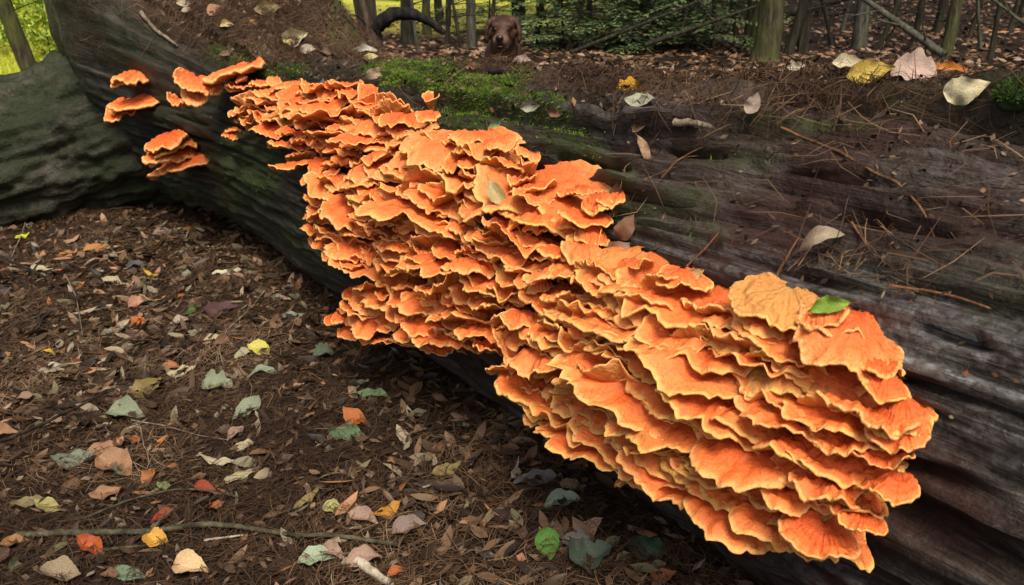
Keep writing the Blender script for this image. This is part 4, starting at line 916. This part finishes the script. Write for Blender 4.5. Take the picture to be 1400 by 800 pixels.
def tree(px, D, wpx, lean, bark, label, h=11.0, broken=False, limbs=7, low=True, crown=True):
    """lean: sideways metres per metre of height as seen in the photo"""
    _tid[0] += 1; rg = np.random.default_rng(500 + _tid[0]); x, y, z = at_depth(px, D); r0 = wpx * D / F / 2
    root = empty('tree', (x, y, z - .05)); tag(root, label, 'tree')
    m_ = 60; hh = np.linspace(0, 1, m_) ** 1.6 * h
    c = np.stack([lean * hh + .05 * vnoise(hh * .6, _tid[0], 1), .04 * vnoise(hh * .5, _tid[0], 5), hh], 1)
    rr = r0 * (1 - .75 * hh / h) * (1 + .25 * np.exp(-hh / .10))
    V, Q, T = tube(c, rr, 18, .16, _tid[0]); obj('trunk', mesh_np('trunk', V, [Q, T]), MB[bark], root)
    for k in range(limbs):
        lo = (k < 3 or h < 4) and low
        f = rg.uniform(.25, 1.5) if lo else rg.uniform(.35, .85) * h; i = int(np.argmin(abs(hh - f))); a = rg.uniform(0, 6.28); ln = rg.uniform(.3, .9) if lo else rg.uniform(.8, 2.0)
        d = np.array([math.cos(a), math.sin(a), rg.uniform(-.2, .25)]); e = c[i] + d * ln
        V, Q, T = tube(spline([c[i], c[i] + d * ln * .5 + np.array([0, 0, .06]), e], 8), np.linspace(.008 if lo else rr[i] * .4, .002, 8), 5, .15)
        obj('limb', mesh_np('limb', V, [Q, T]), MB['dark' if lo else bark], root)
    if crown:
        cr = bpy.data.objects.new('crown', CROWNS[_tid[0] % 3]); link(cr, root); cr.location = (lean * h * .85, 0, h * .88); cr.scale = (1, 1, 1.15); cr.rotation_euler = (0, 0, rg.uniform(0, 6))
    return root
t505 = tree(512, 6.2, 30, -.10, 'brown', 'scaly brown tree trunk with a broken dark branch beside the mossy mound')
x, y, z = at_depth(512, 6.2); hb = .46
V, Q, T = tube(spline([(0.02, 0, .46), (.14, -.05, .55), (.30, -.06, .55), (.42, -.08, .50), (.52, -.10, .42)], 24), np.linspace(.060, .022, 24), 10, .3, 4)
obj('broken_branch', mesh_np('broken_branch', V, [Q, T]), mat_bark('black_rotten_bark', (.012, .010, .009), (.035, .030, .026)), t505)
tree(32, 9.0, 22, -.16, 'green', 'slim leaning tree at the edge of the sunny meadow')
tree(96, 12.5, 12, -.02, 'brown', 'thin straight tree in the meadow beside the mound', 7)
for a in [(559, 9.5, 19, .0, 'dark', 'straight dark trunk right of the scaly brown tree'), (585, 11.5, 12, .01, 'green', 'first slim greenish trunk after the straight dark one'), (598, 13.5, 12, -.02, 'dark', 'slim dark trunk between two greenish ones'),
          (616, 13, 8, .03, 'dark', 'thin dark pole tree left of the pale slim trunk'), (644, 9.5, 13, .02, 'grey', 'pale slim trunk just left of the dog'), (712, 12, 19, -.01, 'dark', 'thick dark trunk right behind the dog'),
          (737, 9.5, 7, .12, 'dark', 'thin tilted tree right of the dog'), (760, 15, 12, .0, 'dark', 'distant dark trunk behind the tilted thin tree'), (790, 14, 9, .02, 'green', 'distant slim mossy trunk deep in the wood'), (842, 13, 10, -.02, 'dark', 'slim dark trunk behind the hemlock saplings'),
          (870, 12, 13, .0, 'brown', 'brown trunk half hidden by hemlock sprays'), (905, 14, 12, .01, 'dark', 'dark trunk behind the rotten knot'), (985, 12, 14, .0, 'brown', 'reddish brown trunk left of the greenish pair'),
          (1027, 8.4, 27, .0, 'green', 'shaded greenish trunk, thinner of the greenish pair'), (1054, 7.6, 36, .005, 'green', 'thick yellow green trunk, broader of the greenish pair'),
          (1080, 8.0, 13, .22, 'dark', 'dark tilted trunk touching an upright dark one'), (1102, 8.2, 15, .0, 'dark', 'upright dark brown trunk right of the dark tilted one'), (1172, 8.6, 19, .0, 'grey', 'grey green trunk left of the leaning pale pole'),
          (1278, 9.5, 11, .06, 'dark', 'slim dark trunk behind the pale greenish one'), (1290, 8.0, 16, .08, 'green', 'pale greenish trunk right of the leaning pale pole'), (1246, 9.0, 8, .05, 'dark', 'thin dark sapling stem crossed by the leaning pale pole'),
          (1203, 8.4, 7, .28, 'dark', 'thin dark stem tilted over the leaning pale pole'), (1354, 7.8, 7, .0, 'dark', 'thin dark stem at the far end of the hillside'), (1395, 11, 14, .0, 'brown', 'brown trunk on the litter covered hillside'), (1120, 13, 12, .0, 'brown', 'distant brown trunk on the hillside')]:
    tree(*a)
for k, (px, D, w_, ln) in enumerate([(572, 8.6, 5, -.1), (606, 10, 6, .12), (630, 9.2, 5, -.16), (668, 11, 6, .08), (750, 10.5, 6, -.22), (778, 8.8, 5, .3), (815, 9.6, 6, -.08), (858, 9.0, 5, .2), (892, 10.5, 6, -.14), (948, 8.8, 5, .1), (1005, 9.4, 6, -.2), (1135, 9.0, 5, -.3), (1150, 10.4, 6, .15), (1222, 10, 5, -.12), (1320, 9.2, 6, .2), (1340, 8.4, 5, -.25), (1375, 9.6, 6, .1)]):
    o = tree(px, D, w_, ln, 'dark' if k % 3 else 'grey', 'x', 3.2, limbs=12, crown=False); o.name = 'dead_sapling'
    tag(o, 'thin crooked dead sapling with bare side twigs behind the log', 'sapling', 'thin dead saplings behind the log')
def pole(p0, p1, D0, D1, r, mat, label, name='fallen_pole', cat='pole', shoots=4, sag=.0):
    a = np.array([0, 0, HC]) + ray(*p0) * D0; b = np.array([0, 0, HC]) + ray(*p1) * D1
    c = spline([a, a * .6 + b * .4 + np.array([0, 0, -sag]), b], 26); V, Q, T = tube(c - c[0], np.linspace(r, r * .55, 26), 9, .12, r * 300)
    o = obj(name, mesh_np(name, V, [Q, T]), MB[mat]); o.location = tuple(c[0]); tag(o, label, cat)
    for k in range(shoots):
        i = 4 + int(k * 20 / max(1, shoots)); d = np.array([random.uniform(-1, 1), random.uniform(-.5, .5), random.uniform(-.2, .9)]); e = c[i] - c[0] + d * .3
        V, Q, T = tube(spline([c[i] - c[0], e], 6), np.linspace(r * .35, r * .12, 6), 5); obj('side_shoot', mesh_np('side_shoot', V, [Q, T]), MB[mat], o)
pole((1292, 76), (1140, -30), 6.8, 7.4, .032, 'grey', 'leaning pale grey pole resting on the hillside behind the log')
pole((1420, 48), (1320, -30), 6.2, 7.0, .016, 'grey', 'bare pale branch hanging over the hillside', 'hanging_branch', 'branch')
pole((780, 72), (985, -10), 7.0, 7.6, .018, 'dark', 'long dark fallen branch rising through the hemlock sprays', 'dead_branch', 'branch', 6)
pole((880, 62), (1035, 8), 7.0, 7.5, .022, 'dark', 'dark fallen branch ending at the greenish trunks', 'dead_branch', 'branch', 5)
pole((1060, 22), (1200, -14), 8.8, 9.4, .05, 'dark', 'dark log lodged behind the greenish trunks', 'lodged_log', 'log', 2)
pole((1210, 60), (1390, 30), 9.5, 10.5, .02, 'dark', 'dead branch lying on the hillside litter', 'dead_branch', 'branch', 5)
pole((1120, 60), (1230, 20), 10.5, 11.0, .016, 'grey', 'greyish dead branch lying farther up the hillside', 'dead_branch', 'branch', 4)

# young hemlocks with drooping sprays
def hemlock_meshes(seed, h):
    rg = np.random.default_rng(seed); st = Acc(); V, Q, T = tube(spline([(0, 0, 0), (.03, .02, h * .5), (0, .03, h)], 14), np.linspace(.016, .004, 14), 6); st.add(V, Q, T)
    P, D, Nv, Tn = [], [], [], []
    for b in range(30):
        f = .08 + .9 * b / 30; a = b * 2.4 + rg.uniform(-.4, .4); ln = (1.05 - .75 * f) * .75 * rg.uniform(.7, 1.2); dr = rg.uniform(.15, .45); tn = rg.uniform(.2, .8)
        dv = np.array([math.cos(a), math.sin(a), 0]); k = 15
        tt = np.linspace(0, 1, k); c = np.array([0, 0, f * h])[None] + dv[None] * (tt * ln)[:, None] + np.array([0, 0, 1.0])[None] * (.12 * tt - dr * tt ** 2)[:, None] * ln
        V, Q, T = tube(c, np.linspace(.005, .0015, k), 4); st.add(V, Q, T)
        sv = np.array([-dv[1], dv[0], 0])
        for i in range(2, k):
            for sg in (-1, 1):
                tl = ln * .38 * (1 - tt[i] * .55); m2 = 5
                for j in range(m2):
                    P.append(c[i] + sg * sv * tl * j / m2 + dv * tl * .4 * j / m2 - np.array([0, 0, .10 * tl * (j / m2) ** 2 + rg.uniform(0, .02)])); D.append(sg * sv * .8 + dv * rg.uniform(.2, .9) + np.array([0, 0, rg.uniform(-.4, .1)])); Nv.append((rg.normal(0, .3), rg.normal(0, .3), 1)); Tn.append(tn + rg.normal(0, .18))
    P = np.array(P); m_ = len(P)
    fo = quads_mesh(P, np.array(D), np.array(Nv), rg.uniform(.05, .085, m_), rg.uniform(.018, .032, m_), np.clip(Tn, 0, 1), 'sprays'); fo.materials.append(MFOL)
    sm_ = st.mesh('stem'); sm_.materials.append(MB['dark']); return sm_, fo
HEM = [hemlock_meshes(70 + k, h) for k, h in enumerate((1.5, 1.9, 1.2))]
for k, (px, D) in enumerate([(668, 11.5), (735, 12), (770, 9.2), (800, 10.5), (838, 9.0), (868, 9.8), (900, 8.8), (930, 9.6), (955, 11), (975, 8.6), (825, 15), (1000, 13.5), (925, 15), (880, 13)]):
    x, y, z = at_depth(px, D); o = empty('hemlock_sapling', (x, y, z - .03)); o.rotation_euler = (0, 0, k * 1.7); o.scale = (1 + .12 * math.sin(k * 3), ) * 3
    tag(o, 'young dark hemlock with drooping sprays in the wood behind the log', 'sapling', 'young hemlocks behind the log')
    for nm, me in zip(('stem', 'sprays'), HEM[k % 3]): link(bpy.data.objects.new(nm, me), o)
# sunny shrubs in the meadow
def shrub_meshes(seed):
    rg = np.random.default_rng(seed); st = Acc(); N = 1500; P = rg.normal(0, 1, (N, 3)); P /= np.linalg.norm(P, axis=1)[:, None]; P *= (rg.uniform(.2, 1, N) ** .5)[:, None] * np.array([[.6, .6, .55]]); P[:, 2] += .6
    P += .14 * np.stack([vnoise(P[:, 0] * 5, P[:, 1] * 5, P[:, 2] * 5 + 9 * k) for k in range(3)], 1)
    for k in range(6):
        a = k * 1.05; V, Q, T = tube(spline([(0, 0, 0), (.15 * math.cos(a), .15 * math.sin(a), .4), (.4 * math.cos(a), .4 * math.sin(a), .9)], 8), np.linspace(.012, .004, 8), 5); st.add(V, Q, T)
    fo = quads_mesh(P, rg.normal(0, 1, (N, 3)) + np.array([[0, 0, .2]]), rg.normal(0, 1, (N, 3)) + np.array([[0, 0, 1.2]]), rg.uniform(.06, .11, N), rg.uniform(.035, .06, N), np.clip(.5 + .5 * vnoise(P[:, 0] * 4, P[:, 1] * 4, P[:, 2] * 4) + rg.normal(0, .15, N), 0, 1), 'foliage'); fo.materials.append(MFOL2)
    s2 = st.mesh('stems'); s2.materials.append(MB['brown']); return s2, fo
SHR = [shrub_meshes(90 + k) for k in range(2)]
for k, (px, D, sc) in enumerate([(62, 12, 1.0), (88, 15, 1.3), (15, 16, 1.4), (-30, 13, 1.1), (50, 22, 1.8), (100, 24, 2.0), (5, 26, 2.2), (545, 27, 1.6), (600, 30, 2.0), (650, 33, 2.2), (700, 30, 2.0), (750, 34, 2.0), (570, 36, 2.6), (625, 40, 2.8), (800, 36, 2.4)]):
    x, y, z = at_depth(px, D); o = empty('shrub', (x, y, z)); o.scale = (sc,) * 3; o.rotation_euler = (0, 0, k * 2.1)
    near = px < 200
    tag(o, 'sunlit bright green shrub in the meadow beside the mound' if near else 'sunlit bright green shrub far beyond the dark trunks', 'shrub', 'meadow shrubs' if near else 'far sunlit shrubs')
    for nm, me in zip(('stems', 'foliage'), SHR[k % 2]): link(bpy.data.objects.new(nm, me), o)
# meadow grass
N = 90000; D = 6.0 * (30 / 6.0) ** rng.random(N); px = rng.uniform(-120, 170, N); X = (px - 700) / F * D; Y = D * .97
N = len(X); P = np.stack([X, Y, ground_z(X, Y) - .01], 1); ok = (X / Y < -.49) & (Y > 6.6 + .6 * vnoise(X * 2, Y * 2)); P = P[ok][:26000]; N = len(P)
d = rng.normal(0, .35, (N, 3)); d[:, 2] = 1; L = rng.uniform(.06, .20, N)
me = quads_mesh(P, d, rng.normal(0, 1, (N, 3)) * np.array([[1, 1, .1]]), L, rng.uniform(.006, .014, N), np.clip(.5 + .4 * fbm(P[:, 0], P[:, 1], 0, 3) + rng.normal(0, .2, N), 0, 1), 'meadow_grass')
tag(obj('meadow_grass', me, MGRASS), 'sunlit yellow green grass of the meadow', None, None, 'stuff')
# litter of leaves on the hillside behind
N = 16000; D = 5.0 * (26 / 5.0) ** rng.random(N); px = rng.uniform(480, 1480, N); X = (px - 700) / F * D; Y = D * .97; p = X * n[0] + Y * n[1]; ok = p > 2.6
P = np.stack([X, Y, ground_z(X, Y)], 1)[ok]; Nn = np.tile([0, 0, 1.0], (len(P), 1)) + rng.normal(0, .1, (len(P), 3)); chips(P, Nn, .045, 'leaf_litter', mat_strand('hillside_leaf', [(0.0, (.04, .024, .014)), (.4, (.12, .068, .036)), (.75, (.22, .13, .075)), (.93, (.34, .24, .16)), (1.0, (.42, .18, .06))], .6), 'brown leaf litter covering the hillside behind the log')

# ------------------------------------------------------------------ small lumps on the log
def lump(px, py, sx, sy, sz, mat, name, label, cat, which, seed, rough=.35, freq=3.0, moss=False):
    H = hit(px, py, which); bm = bmesh.new(); bmesh.ops.create_icosphere(bm, subdivisions=4, radius=1.0)
    co = np.array([v.co for v in bm.verts]); r = 1 + rough * fbm(co[:, 0] * freq * .5 + seed, co[:, 1] * freq * .5, co[:, 2] * freq * .5, 4)
    for v, k in zip(bm.verts, r): v.co = Vector((v.co.x * sx * k, v.co.y * sy * k, v.co.z * sz * k))
    me = bpy.data.meshes.new(name); bm.to_mesh(me); bm.free()
    for p_ in me.polygons: p_.use_smooth = True
    o = obj(name, me, mat); o.location = H[0]; tag(o, label, cat)
    if moss:
        v = np.array([q.co for q in me.vertices]); rg = np.random.default_rng(seed); k = rg.integers(0, len(v), 4000); P = v[k] + rg.normal(0, .003, (4000, 3)); Nn = P / np.linalg.norm(P, axis=1)[:, None]
        keep = Nn[:, 2] > -.1; P, Nn = P[keep], Nn[keep]; d = Nn + rg.normal(0, .5, P.shape)
        m2 = quads_mesh(P - Nn * .004, d, rg.normal(0, 1, P.shape), rg.uniform(.006, .013, len(P)), rg.uniform(.0012, .0024, len(P)), np.clip(rg.normal(.06, .12, len(P)), 0, 1), 'moss_blades')
        c2 = obj('moss_blades', m2, MMOSS, o); c2['kind'] = 'stuff'
    return o
lump(938, 62, .055, .045, .05, MT['black'], 'rotten_knot', 'dark rotten knot sitting on the crest of the log', 'wood knot', (BV_LOG, BV_GND), 3, .5, 5)
lump(1391, 132, .036, .032, .026, M('damp_moss_core').done((.02, .04, .008), .9), 'moss_clump', 'dark green moss clump at the end of the top slab', 'moss clump', L_, 5, .3, 3, True)
lump(1058, 77, .03, .025, .018, mat_bark('grey_stone', (.10, .10, .095), (.20, .20, .19)), 'stone', 'small grey stone at the foot of the greenish trunks', 'stone', (BV_LOG, BV_GND), 8, .3, 2)

# ------------------------------------------------------------------ the dog
def dog():
    H0 = np.array([0, 0, HC]) + ray(688, 45) * 5.0; gz = float(ground_z(H0[0], H0[1] + .4)) - H0[2]     # ground level relative to the head
    bm = bmesh.new()
    def ell(c, r, rx=0, ry=0, rz=0):
        ret = bmesh.ops.create_uvsphere(bm, u_segments=24, v_segments=16, radius=1.0)
        from mathutils import Euler
        Mx = Matrix.Translation(c) @ Euler((rx, ry, rz)).to_matrix().to_4x4() @ Matrix.Diagonal((*r, 1))
        bmesh.ops.transform(bm, matrix=Mx, verts=ret['verts'])
    yaw = math.radians(-6); pit = math.radians(3)
    Rh = Matrix.Rotation(yaw, 4, 'Z') @ Matrix.Rotation(pit, 4, 'X')
    def head(c, r, rx=0, ry=0, rz=0):
        ret = bmesh.ops.create_uvsphere(bm, u_segments=24, v_segments=16, radius=1.0)
        from mathutils import Euler
        bmesh.ops.transform(bm, matrix=Rh @ Matrix.Translation(c) @ Euler((rx, ry, rz)).to_matrix().to_4x4() @ Matrix.Diagonal((*r, 1)), verts=ret['verts'])
    head((0, .03, .038), (.070, .088, .064)); head((0, -.01, .030), (.062, .070, .060)); head((0, -.055, .0), (.044, .06, .046))
    for s in (-1, 1):
        head((s * .036, -.040, .046), (.030, .034, .026)); head((s * .046, .0, -.008), (.030, .05, .044)); head((s * .022, -.118, -.030), (.029, .060, .036)); head((s * .027, -.112, -.055), (.020, .048, .030))
        head((s * .066, .020, .074), (.030, .032, .016), 0, s * .6); head((s * .086, .008, .050), (.017, .036, .034), 0, s * -.35); head((s * .097, -.002, .010), (.016, .040, .042), 0, s * -.12); head((s * .098, -.010, -.030), (.014, .034, .032), 0, s * .1)
    head((0, -.115, -.016), (.032, .062, .030)); head((0, -.165, -.018), (.026, .020, .022)); head((0, -.095, -.080), (.030, .062, .016)); head((0, -.03, -.055), (.055, .07, .035))
    ell((0, .09, -.03), (.078, .10, .085), .6); ell((0, .15, -.10), (.09, .11, .11), .7); ell((0, .24, -.17), (.125, .15, .15)); ell((0, .30, -.24), (.14, .16, .16))
    by = gz + .16
    ell((0, .52, by + .02), (.145, .28, .15)); ell((0, .78, by), (.15, .20, .15))
    for s in (-1, 1):
        ell((s * .10, .26, gz + .13), (.055, .09, .12)); ell((s * .11, .12, gz + .05), (.038, .20, .042)); ell((s * .11, -.08, gz + .035), (.04, .06, .032))
        ell((s * .15, .82, gz + .12), (.075, .16, .12)); ell((s * .19, .70, gz + .04), (.04, .14, .036))
    for k in range(7): ell((.02 * k, .96 + .06 * k, gz + .12 - .013 * k), (.034 - .002 * k, .05, .034 - .002 * k))
    me = bpy.data.meshes.new('dog_body'); bm.to_mesh(me); bm.free()
    m = M('chocolate_fur'); ob = m.tc(); f = m.noise(m.scale(ob, (1, 1, .35)), 170, 4, .65); b = m.noise(ob, 14, 3, .6)
    sy = m.new('ShaderNodeSeparateXYZ'); m.l.new(ob, sy.inputs[0]); mz = m.ramp(m.math('MULTIPLY', sy.outputs[1], -1.0), [(.085, 0.0), (.135, 1.0)])
    fur = m.done(m.mix(m.math('MULTIPLY', mz, .75), m.ramp(m.math('ADD', m.math('MULTIPLY', f, .5), m.math('MULTIPLY', b, .5)), [(.35, (.022, .009, .005)), (.5, (.055, .023, .012)), (.66, (.115, .055, .030))]), m.mix(f, (.09, .048, .030), (.24, .15, .10))), .55, m.bump(f, .7, .006), .35)
    root = empty('dog', (H0[0], H0[1] + .3, H0[2] + gz)); tag(root, 'chocolate brown dog with drooping ears peering over the log', 'dog')
    o = obj('body', me, fur); o.location = Vector(H0) - root.location; o.parent = root
    md = o.modifiers.new('remesh', 'REMESH'); md.mode = 'VOXEL'; md.voxel_size = .0065; md.use_smooth_shade = True
    ms = o.modifiers.new('smooth', 'SMOOTH'); ms.factor = .5; ms.iterations = 7
    def bit(name, c, r, col, rough, spec=.5):
        b2 = bmesh.new(); bmesh.ops.create_uvsphere(b2, u_segments=20, v_segments=12, radius=1.0); bmesh.ops.transform(b2, matrix=Rh @ Matrix.Translation(c) @ Matrix.Diagonal((*r, 1)), verts=b2.verts)
        me2 = bpy.data.meshes.new(name); b2.to_mesh(me2); b2.free()
        for p_ in me2.polygons: p_.use_smooth = True
        q = obj(name, me2, M(name + '_surface').done(col, rough, None, spec)); q.parent = o; return q
    for s in (-1, 1): bit('eye', (s * .036, -.0735, .028), (.0115, .010, .0105), (.035, .016, .006), .3, .3)
    bit('nose', (0, -.186, -.008), (.024, .014, .019), (.012, .007, .006), .3, .5)
    bit('shaded_mouth', (0, -.170, -.058), (.022, .016, .012), (.010, .004, .004), .5, .3)  # near-black mouth: shadow below the nose put into its colour
dog()
